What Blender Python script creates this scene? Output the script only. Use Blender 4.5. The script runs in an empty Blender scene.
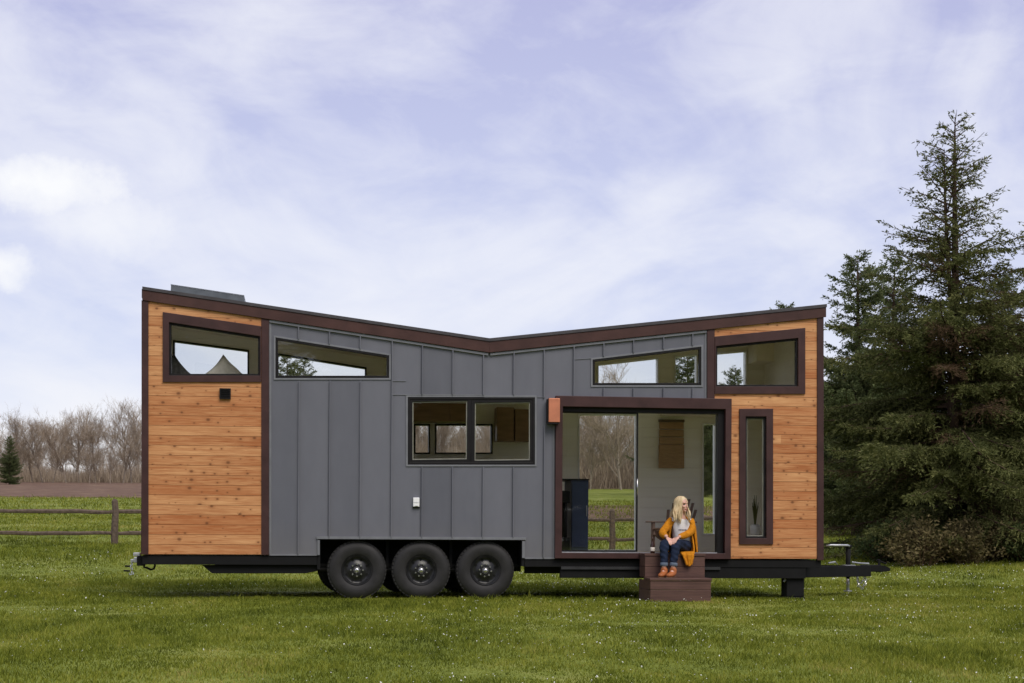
import bpy, bmesh, math, random
import numpy as np
from mathutils import Vector, Matrix
from mathutils.geometry import delaunay_2d_cdt

random.seed(7)
SC = bpy.context.scene
COL = SC.collection
R = math.radians

# ------------------------------------------------------------------ camera / measured layout
D, F, HY, CAMH, ROLL = 21.0, 1575.0, 530.0, 0.92, 0.0065
YAW = R(7.6)                    # the house stands turned a little, its right end farther off
HM = Matrix.Rotation(YAW, 4, 'Z')
_IM = HM.inverted()


def P(px, py, Y=0.0):
    """measured photo point -> (X, Z) on the plane at depth Y behind the house front"""
    u = px + (py - HY) * ROLL
    v = py - (px - 512) * ROLL
    o = _IM @ Vector((0, -D, CAMH))
    r = _IM @ Vector(((u - 512) / F, 1, (HY - v) / F))
    t = (Y - o.y) / r.y
    return (o.x + r.x * t, o.z + r.z * t)


def PX(px, py, Y=0.0):
    return P(px, py, Y)[0]


def PZ(px, py, Y=0.0):
    return P(px, py, Y)[1]


cam_d = bpy.data.cameras.new("camera")
cam = bpy.data.objects.new("camera", cam_d)
COL.objects.link(cam)
cam.location = (0, -D, CAMH)
cam.rotation_euler = (R(90), -ROLL, 0)
cam_d.sensor_width = 36
cam_d.lens = 36 * F / 1024
cam_d.shift_y = (HY - 341.5) / 1024
cam_d.clip_end = 2000
SC.camera = cam


# ------------------------------------------------------------------ terrain height
def _sm(t):
    t = np.clip(t, 0, 1)
    return t * t * (3 - 2 * t)


def gz(x, y):
    x = np.asarray(x, float)
    y = np.asarray(y, float)
    a = np.where(y < 4, 0, np.where(y < 8, .5 * .053 / 4 * (y - 4) ** 2,
        np.where(y < 16.5, .106 + .053 * (y - 8), np.where(y < 235, .5565 + .035 * (y - 16.5), 8.204 + .004 * (y - 235)))))
    dip = -.30 * np.exp(-((x - 2.7) / 8) ** 2) * _sm((y - 5) / 11) * np.exp(-(np.maximum(y - 18, 0) / 22) ** 2)
    und = .018 * np.sin(x * .9 + 1.3 * np.sin(y * .55)) * np.sin(y * .8 + .7) * _sm((np.abs(y - 1.2) - 2.4) / 2.5)
    return a + dip + und


def gzf(x, y):
    return float(gz(x, y))


# ------------------------------------------------------------------ materials
class NT:
    def __init__(self, name):
        self.m = bpy.data.materials.new(name)
        self.m.use_nodes = True
        self.t = self.m.node_tree
        self.t.nodes.clear()
        self.out = self.n('ShaderNodeOutputMaterial')

    def n(self, typ, **kw):
        nd = self.t.nodes.new(typ)
        for k, v in kw.items():
            if k.startswith('i_'):
                nd.inputs[k[2:].replace('_', ' ')].default_value = v
            else:
                setattr(nd, k, v)
        return nd

    def l(self, a, b):
        self.t.links.new(a, b)

    def math(self, op, a, b=None, c=None, clamp=False):
        nd = self.n('ShaderNodeMath', operation=op, use_clamp=clamp)
        for i, v in enumerate((a, b, c)):
            if v is None:
                continue
            if isinstance(v, (int, float)):
                nd.inputs[i].default_value = v
            else:
                self.l(v, nd.inputs[i])
        return nd.outputs[0]

    def mix(self, f, a, b, blend='MIX'):
        nd = self.n('ShaderNodeMix', data_type='RGBA', blend_type=blend)
        for s, v in ((nd.inputs[0], f), (nd.inputs[6], a), (nd.inputs[7], b)):
            if isinstance(v, (int, float)):
                s.default_value = v
            elif isinstance(v, tuple):
                s.default_value = (*v, 1) if len(v) == 3 else v
            else:
                self.l(v, s)
        return nd.outputs[2]

    def ramp(self, f, stops):
        nd = self.n('ShaderNodeValToRGB')
        e = nd.color_ramp.elements
        while len(e) < len(stops):
            e.new(.5)
        for el, (p, c) in zip(e, stops):
            el.position = p
            el.color = (*c, 1) if isinstance(c, tuple) else (c, c, c, 1)
        self.l(f, nd.inputs[0])
        return nd.outputs[0]

    def coord(self, scale=(1, 1, 1), which='Object'):
        tc = self.n('ShaderNodeTexCoord')
        mp = self.n('ShaderNodeMapping')
        mp.inputs['Scale'].default_value = scale
        self.l(tc.outputs[which], mp.inputs[0])
        return mp.outputs[0]

    def noise(self, vec, scale, detail=4, rough=.55, dist=0):
        nd = self.n('ShaderNodeTexNoise')
        nd.inputs['Scale'].default_value = scale
        nd.inputs['Detail'].default_value = detail
        nd.inputs['Roughness'].default_value = rough
        nd.inputs['Distortion'].default_value = dist
        self.l(vec, nd.inputs['Vector'])
        return nd.outputs[0]

    def principled(self, color, rough=.6, metal=0, spec=.5, bump=None, bstr=.3, bdist=.01, sss=0, trans=None):
        b = self.n('ShaderNodeBsdfPrincipled')
        for key, v in (('Base Color', color), ('Roughness', rough), ('Metallic', metal)):
            if isinstance(v, tuple):
                b.inputs[key].default_value = (*v, 1)
            elif isinstance(v, (int, float)):
                b.inputs[key].default_value = v
            else:
                self.l(v, b.inputs[key])
        b.inputs['Specular IOR Level'].default_value = spec
        if sss:
            b.inputs['Subsurface Weight'].default_value = sss
            b.inputs['Subsurface Radius'].default_value = (.02, .008, .004)
        if bump is not None:
            bp = self.n('ShaderNodeBump')
            bp.inputs['Strength'].default_value = bstr
            bp.inputs['Distance'].default_value = bdist
            self.l(bump, bp.inputs['Height'])
            self.l(bp.outputs[0], b.inputs['Normal'])
        self.l(b.outputs[0], self.out.inputs[0])
        return b


def simple(name, col, rough=.6, metal=0, spec=.5, var=.25, scale=6, bstr=.15, stretch=(1, 1, 1)):
    t = NT(name)
    v = t.coord(stretch)
    n = t.noise(v, scale, 5, .6)
    lo = tuple(c * (1 - var) for c in col)
    hi = tuple(min(1, c * (1 + var)) for c in col)
    c = t.ramp(n, [(.3, lo), (.7, hi)])
    n2 = t.noise(v, scale * 9, 3)
    rr = t.math('ADD', t.math('MULTIPLY', t.math('SUBTRACT', n, .5), .2), rough)
    t.principled(c, rr, metal, spec, n2, bstr, .004)
    return t.m


def wood_mat(name, lo, hi, knot, pitch, z0):
    """horizontal boards: colour by board, grain along X, knots"""
    t = NT(name)
    tc = t.n('ShaderNodeTexCoord')
    sp = t.n('ShaderNodeSeparateXYZ')
    t.l(tc.outputs['Object'], sp.inputs[0])
    row = t.math('FLOOR', t.math('DIVIDE', t.math('SUBTRACT', sp.outputs[2], z0), pitch))
    wn = t.n('ShaderNodeTexWhiteNoise', noise_dimensions='1D')
    t.l(row, wn.inputs['W'])
    # a butt joint somewhere along each board changes the board
    seg = t.math('FLOOR', t.math('ADD', t.math('MULTIPLY', sp.outputs[0], .06), t.math('MULTIPLY', wn.outputs[0], 7)))
    wn2 = t.n('ShaderNodeTexWhiteNoise', noise_dimensions='2D')
    cb = t.n('ShaderNodeCombineXYZ')
    t.l(row, cb.inputs[0]); t.l(seg, cb.inputs[1])
    t.l(cb.outputs[0], wn2.inputs['Vector'])
    off = t.n('ShaderNodeCombineXYZ')
    t.l(t.math('MULTIPLY', wn2.outputs[0], 37), off.inputs[0])
    t.l(t.math('MULTIPLY', wn2.outputs[0], 91), off.inputs[1])
    add = t.n('ShaderNodeVectorMath', operation='ADD')
    t.l(tc.outputs['Object'], add.inputs[0]); t.l(off.outputs[0], add.inputs[1])
    mp = t.n('ShaderNodeMapping'); mp.inputs['Scale'].default_value = (2.2, 8, 42)
    t.l(add.outputs[0], mp.inputs[0])
    grain = t.noise(mp.outputs[0], 1.6, 6, .62, .6)
    mp2 = t.n('ShaderNodeMapping'); mp2.inputs['Scale'].default_value = (.8, 3, 7)
    t.l(add.outputs[0], mp2.inputs[0])
    broad = t.noise(mp2.outputs[0], 1.2, 2, .5)
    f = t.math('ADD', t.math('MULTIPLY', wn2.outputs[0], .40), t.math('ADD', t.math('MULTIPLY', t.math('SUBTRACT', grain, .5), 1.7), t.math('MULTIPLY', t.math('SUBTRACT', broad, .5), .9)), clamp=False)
    f = t.math('ADD', f, t.math('MULTIPLY_ADD', sp.outputs[2], .075, .10), clamp=True)  # paler towards the top: the sky's light on upper boards put into the colour
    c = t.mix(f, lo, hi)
    red = t.math('GREATER_THAN', wn.outputs[0], .72)
    c = t.mix(t.math('MULTIPLY', red, .24), c, (.42, .125, .035))
    # knots
    mp3 = t.n('ShaderNodeMapping'); mp3.inputs['Scale'].default_value = (6.5, 1.0, 9.0)
    t.l(add.outputs[0], mp3.inputs[0])
    vor = t.n('ShaderNodeTexVoronoi', feature='F1'); vor.inputs['Scale'].default_value = 1.0
    vor.voronoi_dimensions = '2D'
    sw = t.n('ShaderNodeSeparateXYZ'); t.l(mp3.outputs[0], sw.inputs[0])
    cb2 = t.n('ShaderNodeCombineXYZ'); t.l(sw.outputs[0], cb2.inputs[0]); t.l(sw.outputs[2], cb2.inputs[1])
    t.l(cb2.outputs[0], vor.inputs['Vector'])
    wc = t.n('ShaderNodeSeparateColor'); t.l(vor.outputs['Color'], wc.inputs[0])
    pick = t.math('GREATER_THAN', wc.outputs[0], .36)
    size = t.math('MULTIPLY_ADD', t.math('POWER', wc.outputs[1], 2), .20, .05)
    kn = t.math('MULTIPLY', t.math('SUBTRACT', 1, t.math('DIVIDE', vor.outputs['Distance'], size), clamp=True), pick, clamp=True)
    kn = t.math('MULTIPLY', kn, 1.6, clamp=True)
    halo = t.math('MULTIPLY', t.math('SUBTRACT', 1, t.math('DIVIDE', vor.outputs['Distance'], t.math('MULTIPLY', size, 2.6)), clamp=True), pick, clamp=True)
    c = t.mix(t.math('MULTIPLY', halo, .45), c, knot)
    c = t.mix(t.math('MULTIPLY', kn, .75), c, tuple(k * .42 for k in knot))
    t.principled(c, .55, 0, .3, grain, .25, .004)
    return t.m


M = {}
M['brown'] = simple('brown_painted_trim', (.048, .020, .019), .5, 0, .35, .22, 5, .2, (1, 1, 1))
M['fascia'] = simple('brown_fascia_board', (.058, .024, .020), .5, 0, .35, .22, 4, .2)
M['cap'] = simple('roof_edge_metal', (.065, .06, .065), .45, .3, .5, .2)
def siding():
    t = NT('grey_standing_seam')
    v = t.coord((1, 1, .35))
    tc = t.n('ShaderNodeTexCoord'); sp = t.n('ShaderNodeSeparateXYZ'); t.l(tc.outputs['Object'], sp.inputs[0])
    wn = t.n('ShaderNodeTexWhiteNoise', noise_dimensions='1D')
    t.l(t.math('FLOOR', t.math('DIVIDE', t.math('ADD', sp.outputs[0], 2.85), .4035)), wn.inputs['W'])
    n = t.noise(v, 1.1, 4, .6); n2 = t.noise(v, 9, 5, .7)
    f = t.math('ADD', t.math('MULTIPLY', wn.outputs[0], .35), t.math('ADD', t.math('MULTIPLY', n, .5), t.math('MULTIPLY', n2, .22)))
    c = t.ramp(f, [(.25, (.104, .108, .132)), (.75, (.146, .150, .178))])
    dust = t.math('MULTIPLY', t.math('SUBTRACT', 1, t.math('DIVIDE', t.math('SUBTRACT', sp.outputs[2], .55), .5), clamp=True), t.math('MULTIPLY', n2, .5), clamp=True)
    c = t.mix(dust, c, (.17, .155, .13))
    wav = t.noise(t.coord((2.2, 1, .9)), 1.5, 2, .5)
    t.principled(c, t.math('MULTIPLY_ADD', n2, .2, .34), 0, .5, wav, .35, .02)
    return t.m


M['metal'] = siding()
M['jtrim'] = simple('grey_flashing', (.20, .205, .225), .4, .2, .5, .1)
M['black'] = simple('black_steel', (.007, .007, .0075), .75, 0, .2, .3)
M['frame'] = simple('black_window_frame', (.009, .008, .009), .5, 0, .22, .2)
M['seal'] = simple('grey_glazing_seal', (.24, .24, .20), .5)
M['rubber'] = simple('tyre_rubber', (.019, .018, .018), .6, 0, .35, .3, 9, .3)
M['rim'] = simple('black_rim', (.013, .013, .014), .35, 0, .5)
M['chrome'] = simple('bright_zinc', (.62, .62, .62), .25, .9)
M['galv'] = simple('galvanised_steel', (.45, .46, .48), .4, .7)
M['beige'] = simple('warm_lining', (.88, .82, .68), .7, 0, .3, .06)
M['floor'] = simple('light_floor', (.56, .48, .38), .45, 0, .4, .2, 3, .1, (.3, 4, 1))
M['copper'] = simple('copper_lamp', (.55, .20, .11), .5, .25, .5, .15)
M['white'] = simple('white_plastic', (.85, .85, .86), .4, 0, .4, .03)
M['navy'] = simple('navy_cabinet', (.022, .034, .075), .4, 0, .4, .1)
M['bpost'] = simple('weathered_rail', (.115, .085, .065), .85, 0, .2, .4, 14, .6, (1, 1, 1))
M['step'] = simple('brown_step_board', (.098, .050, .040), .6, 0, .35, .3, 5, .35, (.6, 3, 9))
M['chair'] = simple('dark_chair_slat', (.14, .095, .075), .7, 0, .3, .3, 8, .3, (3, 3, .5))
M['bark'] = simple('fir_bark', (.085, .055, .040), .9, 0, .15, .4, 9, .8, (1, 1, .25))
M['fabric'] = simple('grey_fabric', (.66, .65, .63), .9, 0, .1, .12, 14, .3)
M['dfabric'] = simple('dark_fabric', (.07, .07, .075), .9, 0, .1, .4, 20, .3)
M['linen'] = simple('pale_linen', (.80, .78, .75), .9, 0, .1, .06, 8, .2)
M['tan'] = simple('woven_blind', (.40, .26, .14), .8, 0, .2, .25, 10, .4, (1, 1, 12))
M['amber'] = simple('amber_glass', (.035, .012, .006), .12, 0, .6, .1)
M['plabel'] = simple('paper_label', (.72, .66, .58), .6, 0, .3, .05)


def shiplap():
    t = NT('white_shiplap')
    tc = t.n('ShaderNodeTexCoord'); sp = t.n('ShaderNodeSeparateXYZ'); t.l(tc.outputs['Object'], sp.inputs[0])
    fr = t.math('FRACT', t.math('DIVIDE', sp.outputs[2], .15))
    groove = t.math('LESS_THAN', t.math('ABSOLUTE', t.math('SUBTRACT', fr, .5)), .03)
    n = t.noise(t.coord((.5, 2, 6)), 3, 4)
    c = t.ramp(n, [(.3, (.86, .83, .74)), (.7, (.90, .88, .80))])
    t.principled(c, .6, 0, .3, t.math('MULTIPLY', groove, -1), .7, .008)
    return t.m


M['shiplap'] = shiplap()


def glass():
    t = NT('window_glass')
    fr = t.n('ShaderNodeFresnel'); fr.inputs[0].default_value = 1.52
    tr = t.n('ShaderNodeBsdfTransparent'); tr.inputs[0].default_value = (.985, .99, .98, 1)
    gl = t.n('ShaderNodeBsdfGlossy'); gl.inputs['Roughness'].default_value = 0.0
    v = t.coord((1, 1, 1))
    bp = t.n('ShaderNodeBump'); bp.inputs['Strength'].default_value = .03; bp.inputs['Distance'].default_value = .004
    t.l(t.noise(v, 1.7, 2), bp.inputs['Height']); t.l(bp.outputs[0], gl.inputs['Normal'])
    mx = t.n('ShaderNodeMixShader')
    t.l(t.math('MULTIPLY', fr.outputs[0], .9, clamp=True), mx.inputs[0])
    t.l(tr.outputs[0], mx.inputs[1]); t.l(gl.outputs[0], mx.inputs[2]); t.l(mx.outputs[0], t.out.inputs[0])
    return t.m


M['glass'] = glass()


def leafy(name, cols, rough=.7, trans=.25):
    t = NT(name)
    g = t.n('ShaderNodeNewGeometry')
    n = t.noise(t.coord((1, 1, 1)), .9, 3)
    f = t.math('ADD', t.math('MULTIPLY', g.outputs['Random Per Island'], .7), t.math('MULTIPLY', t.math('SUBTRACT', n, .35), .9), clamp=True)
    c = t.ramp(f, [(i / (len(cols) - 1), c) for i, c in enumerate(cols)])
    b = t.principled(c, rough, 0, .06)
    tl = t.n('ShaderNodeBsdfTranslucent'); t.l(c, tl.inputs[0])
    mx = t.n('ShaderNodeMixShader'); mx.inputs[0].default_value = trans
    t.l(b.outputs[0], mx.inputs[1]); t.l(tl.outputs[0], mx.inputs[2]); t.l(mx.outputs[0], t.out.inputs[0])
    return t.m


M['needle'] = leafy('fir_needles', [(.056, .068, .022), (.120, .130, .045), (.205, .200, .080)])
M['needle2'] = leafy('cedar_needles', [(.060, .082, .034), (.125, .150, .062), (.200, .215, .100)])
M['deadtwig'] = leafy('dead_twigs', [(.07, .045, .028), (.12, .075, .045), (.15, .105, .06)])
M['shrub'] = leafy('dry_shrub_leaves', [(.07, .068, .028), (.15, .120, .055), (.23, .185, .095)])
M['shrubg'] = leafy('green_shrub_leaves', [(.03, .045, .015), (.06, .08, .03), (.10, .12, .045)])
M['bare'] = leafy('bare_twigs', [(.24, .190, .140), (.33, .265, .195), (.42, .345, .255)], .9, .1)
M['bareb'] = simple('pale_bark', (.26, .215, .17), .9, 0, .1, .3, 2, .2)
M['petal'] = leafy('daisy_petals', [(.55, .55, .46), (.8, .8, .74)], .7, .2)


def grass_mat():
    t = NT('grass_blades')
    g = t.n('ShaderNodeNewGeometry')
    v = t.coord((1, 1, 1))
    n = t.noise(t.coord((1, .38, 1)), .62, 6, .66, .5)
    n2 = t.noise(t.coord((1, .45, 1)), 3.4, 4, .65)
    f = t.math('ADD', t.math('MULTIPLY', g.outputs['Random Per Island'], .45),
               t.math('ADD', t.math('MULTIPLY', t.math('SUBTRACT', n, .5), 1.7), t.math('MULTIPLY', t.math('SUBTRACT', n2, .5), 1.1)))
    f = t.math('ADD', f, .22, clamp=True)
    c = t.ramp(f, [(0, (.056, .074, .010)), (.38, (.150, .178, .020)), (.72, (.265, .275, .040)), (1, (.40, .34, .11))])
    b = t.principled(c, .7, 0, .08)
    tl = t.n('ShaderNodeBsdfTranslucent'); t.l(c, tl.inputs[0])
    mx = t.n('ShaderNodeMixShader'); mx.inputs[0].default_value = .3
    t.l(b.outputs[0], mx.inputs[1]); t.l(tl.outputs[0], mx.inputs[2]); t.l(mx.outputs[0], t.out.inputs[0])
    return t.m


M['grass'] = grass_mat()


def ground_mat():
    t = NT('meadow_ground')
    v = t.coord((1, 1, 1))
    a = t.n('ShaderNodeAttribute', attribute_name='dry')
    n = t.noise(t.coord((1, .3, 1)), .55, 7, .72); n2 = t.noise(v, 3, 5, .7)
    f = t.math('ADD', t.math('MULTIPLY', n, .6), t.math('MULTIPLY', n2, .4))
    gcol = t.ramp(f, [(.34, (.080, .105, .014)), (.5, (.175, .205, .032)), (.66, (.30, .30, .09))])
    bcol = t.ramp(f, [(.34, (.085, .050, .034)), (.5, (.155, .096, .066)), (.66, (.25, .175, .105))])
    n3 = t.noise(t.coord((.25, 1, 1)), .35, 5, .6)
    m = t.math('ADD', a.outputs['Fac'], t.math('MULTIPLY', t.math('SUBTRACT', n3, .5), 1.1))
    m = t.ramp(m, [(.42, 0.0), (.58, 1.0)])
    t.principled(t.mix(m, gcol, bcol), .9, 0, .1, n2, .8, .05)
    return t.m


M['ground'] = ground_mat()


def _inside(p, poly):
    c = False
    for (x0, y0), (x1, y1) in zip(poly, poly[1:] + poly[:1]):
        if (y0 > p[1]) != (y1 > p[1]) and p[0] < (x1 - x0) * (p[1] - y0) / (y1 - y0) + x0:
            c = not c
    return c


def triangulate(loops):
    """triangles (indices into the concatenated loops) of a polygon with holes"""
    flat, edges = [], []
    for lp in loops:
        o = len(flat); k = len(lp)
        flat += [tuple(p) for p in lp]
        edges += [(o + i, o + (i + 1) % k) for i in range(k)]
    vs, _, fs, ov, _, _ = delaunay_2d_cdt([Vector(p) for p in flat], edges, [], 0, 1e-6)
    out = []
    for f in fs:
        c = sum((vs[i] for i in f), Vector((0, 0))) / len(f)
        if _inside(c, list(loops[0])) and not any(_inside(c, list(h)) for h in loops[1:]):
            out.append(tuple(ov[i][0] for i in f))
    return out


# ------------------------------------------------------------------ mesh builder
class MB:
    def __init__(self):
        self.v = []
        self.f = []

    def add(self, vs, fs):
        o = len(self.v)
        self.v += [tuple(p) for p in vs]
        self.f += [tuple(i + o for i in f) for f in fs]

    def box(self, a, b, mat=None):
        x0, y0, z0 = a; x1, y1, z1 = b
        vs = [(x0, y0, z0), (x1, y0, z0), (x1, y1, z0), (x0, y1, z0), (x0, y0, z1), (x1, y0, z1), (x1, y1, z1), (x0, y1, z1)]
        if mat is not None:
            vs = [tuple(mat @ Vector(p)) for p in vs]
        self.add(vs, [(0, 3, 2, 1), (4, 5, 6, 7), (0, 1, 5, 4), (1, 2, 6, 5), (2, 3, 7, 6), (3, 0, 4, 7)])
        return self

    def prism(self, outer, y0, y1, holes=()):
        """polygon in XZ (with holes) extruded from y0 (front) to y1"""
        loops = [list(outer)] + [list(h) for h in holes]
        tri = triangulate(loops)
        flat = [p for lp in loops for p in lp]
        n = len(flat)
        vs = [(x, y0, z) for x, z in flat] + [(x, y1, z) for x, z in flat]
        fs = [t for t in tri] + [(c + n, b + n, a + n) for a, b, c in tri]
        o = 0
        for lp in loops:
            k = len(lp)
            for i in range(k):
                a, b = o + i, o + (i + 1) % k
                fs.append((a, b, b + n, a + n))
            o += k
        self.add(vs, fs)
        return self

    def tube(self, path, radii, n=6, cap=True):
        path = [Vector(p) for p in path]
        if not hasattr(radii, '__len__'):
            radii = [radii] * len(path)
        rings = []
        prev = None
        for i, p in enumerate(path):
            d = (path[min(i + 1, len(path) - 1)] - path[max(i - 1, 0)])
            if d.length < 1e-9:
                d = Vector((0, 0, 1))
            d.normalize()
            if prev is None:
                u = d.orthogonal().normalized()
            else:
                u = (prev - d * prev.dot(d))
                u = u.normalized() if u.length > 1e-6 else d.orthogonal().normalized()
            prev = u
            w = d.cross(u)
            rings.append([p + (u * math.cos(2 * math.pi * k / n) + w * math.sin(2 * math.pi * k / n)) * radii[i] for k in range(n)])
        vs = [q for r in rings for q in r]
        fs = []
        for i in range(len(path) - 1):
            for k in range(n):
                a, b = i * n + k, i * n + (k + 1) % n
                fs.append((a, b, b + n, a + n))
        if cap:
            fs.append(tuple(range(n - 1, -1, -1)))
            fs.append(tuple((len(path) - 1) * n + k for k in range(n)))
        self.add(vs, fs)
        return self

    def lathe(self, prof, c, axis='Y', n=32):
        """prof: (radius, along-axis) closed loop or open"""
        vs = []
        for k in range(n):
            a = 2 * math.pi * k / n
            for r, h in prof:
                if axis == 'Y':
                    vs.append((c[0] + r * math.cos(a), c[1] + h, c[2] + r * math.sin(a)))
                else:
                    vs.append((c[0] + r * math.cos(a), c[1] + r * math.sin(a), c[2] + h))
        m = len(prof)
        fs = []
        for k in range(n):
            k2 = (k + 1) % n
            for j in range(m - 1):
                fs.append((k * m + j, k * m + j + 1, k2 * m + j + 1, k2 * m + j))
        self.add(vs, fs)
        return self

    def build(self, name, mat, parent=None, smooth=False, bevel=0, kind=None, recalc=True):
        me = bpy.data.meshes.new(name)
        me.from_pydata(self.v, [], self.f)
        if recalc:
            bm = bmesh.new(); bm.from_mesh(me)
            bmesh.ops.recalc_face_normals(bm, faces=bm.faces)
            bm.to_mesh(me); bm.free()
        return link(name, me, mat, parent, smooth, bevel, kind)


def link(name, me, mat, parent=None, smooth=False, bevel=0, kind=None):
    ob = bpy.data.objects.new(name, me)
    COL.objects.link(ob)
    for m in (mat if isinstance(mat, (list, tuple)) else [mat]):
        me.materials.append(m)
    if smooth:
        for p in me.polygons:
            p.use_smooth = True
    if bevel:
        md = ob.modifiers.new('edge', 'BEVEL')
        md.width = bevel; md.segments = 2; md.limit_method = 'ANGLE'; md.angle_limit = R(50)
    if parent is not None:
        ob.parent = parent
    if kind:
        ob['kind'] = kind
    return ob


def tag(o, label=None, cat=None, group=None, kind=None):
    if label: o['label'] = label
    if cat: o['category'] = cat
    if group: o['group'] = group
    if kind: o['kind'] = kind
    return o


def empty(name, loc=(0, 0, 0), rz=0):
    o = bpy.data.objects.new(name, None)
    COL.objects.link(o)
    o.location = loc
    o.rotation_euler = (0, 0, rz)
    o.empty_display_size = .2
    return o


def copy_tree(o, parent=None):
    c = o.copy()
    COL.objects.link(c)
    c.parent = parent
    for ch in list(o.children):
        copy_tree(ch, c)
    return c


def fast_mesh(name, verts, faces_idx, sizes):
    """numpy mesh: verts (n,3), flat loop indices, loop counts"""
    me = bpy.data.meshes.new(name)
    me.vertices.add(len(verts))
    me.vertices.foreach_set('co', np.ascontiguousarray(verts, np.float32).ravel())
    me.loops.add(len(faces_idx))
    me.loops.foreach_set('vertex_index', np.ascontiguousarray(faces_idx, np.int32))
    me.polygons.add(len(sizes))
    st = np.concatenate([[0], np.cumsum(sizes)[:-1]]).astype(np.int32)
    me.polygons.foreach_set('loop_start', st)
    me.polygons.foreach_set('loop_total', np.ascontiguousarray(sizes, np.int32))
    me.update(calc_edges=True)
    me.validate()
    return me


# ================================================================== GROUND
def build_ground():
    xs = np.concatenate([np.linspace(-220, -40, 30), np.linspace(-38, 38, 150), np.linspace(40, 220, 30)])
    ys = np.concatenate([np.linspace(-110, -21, 20), np.linspace(-20, 36, 160), np.linspace(37, 110, 60), np.linspace(113, 560, 90)])
    X, Y = np.meshgrid(xs, ys)
    Z = gz(X, Y)
    nx, ny = len(xs), len(ys)
    v = np.stack([X.ravel(), Y.ravel(), Z.ravel()], 1)
    i = np.arange(nx * ny).reshape(ny, nx)
    q = np.stack([i[:-1, :-1], i[:-1, 1:], i[1:, 1:], i[1:, :-1]], -1).reshape(-1, 4)
    me = fast_mesh('ground', v, q.ravel(), np.full(len(q), 4))
    # dry heath: a broad strip beyond the left meadow, a nearer strip on the right
    x, y = v[:, 0], v[:, 1]
    s = lambda e0, e1, t: _sm((t - e0) / (e1 - e0))
    left = s(74, 88, y) * (1 - s(-14, 0, x + (y - 84) * .12))
    right = s(36, 44, y) * (1 - s(60, 74, y)) * s(-8, 0, x)
    far = s(165, 185, y)
    dry = np.clip(np.maximum(np.maximum(left, right), far), 0, 1)
    at = me.attributes.new('dry', 'FLOAT', 'POINT')
    at.data.foreach_set('value', dry.astype(np.float32))
    o = link('ground', me, M['ground'], None, True)
    tag(o, 'green meadow rising gently to a brown heath below the far woods', 'ground', kind='structure')


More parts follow.
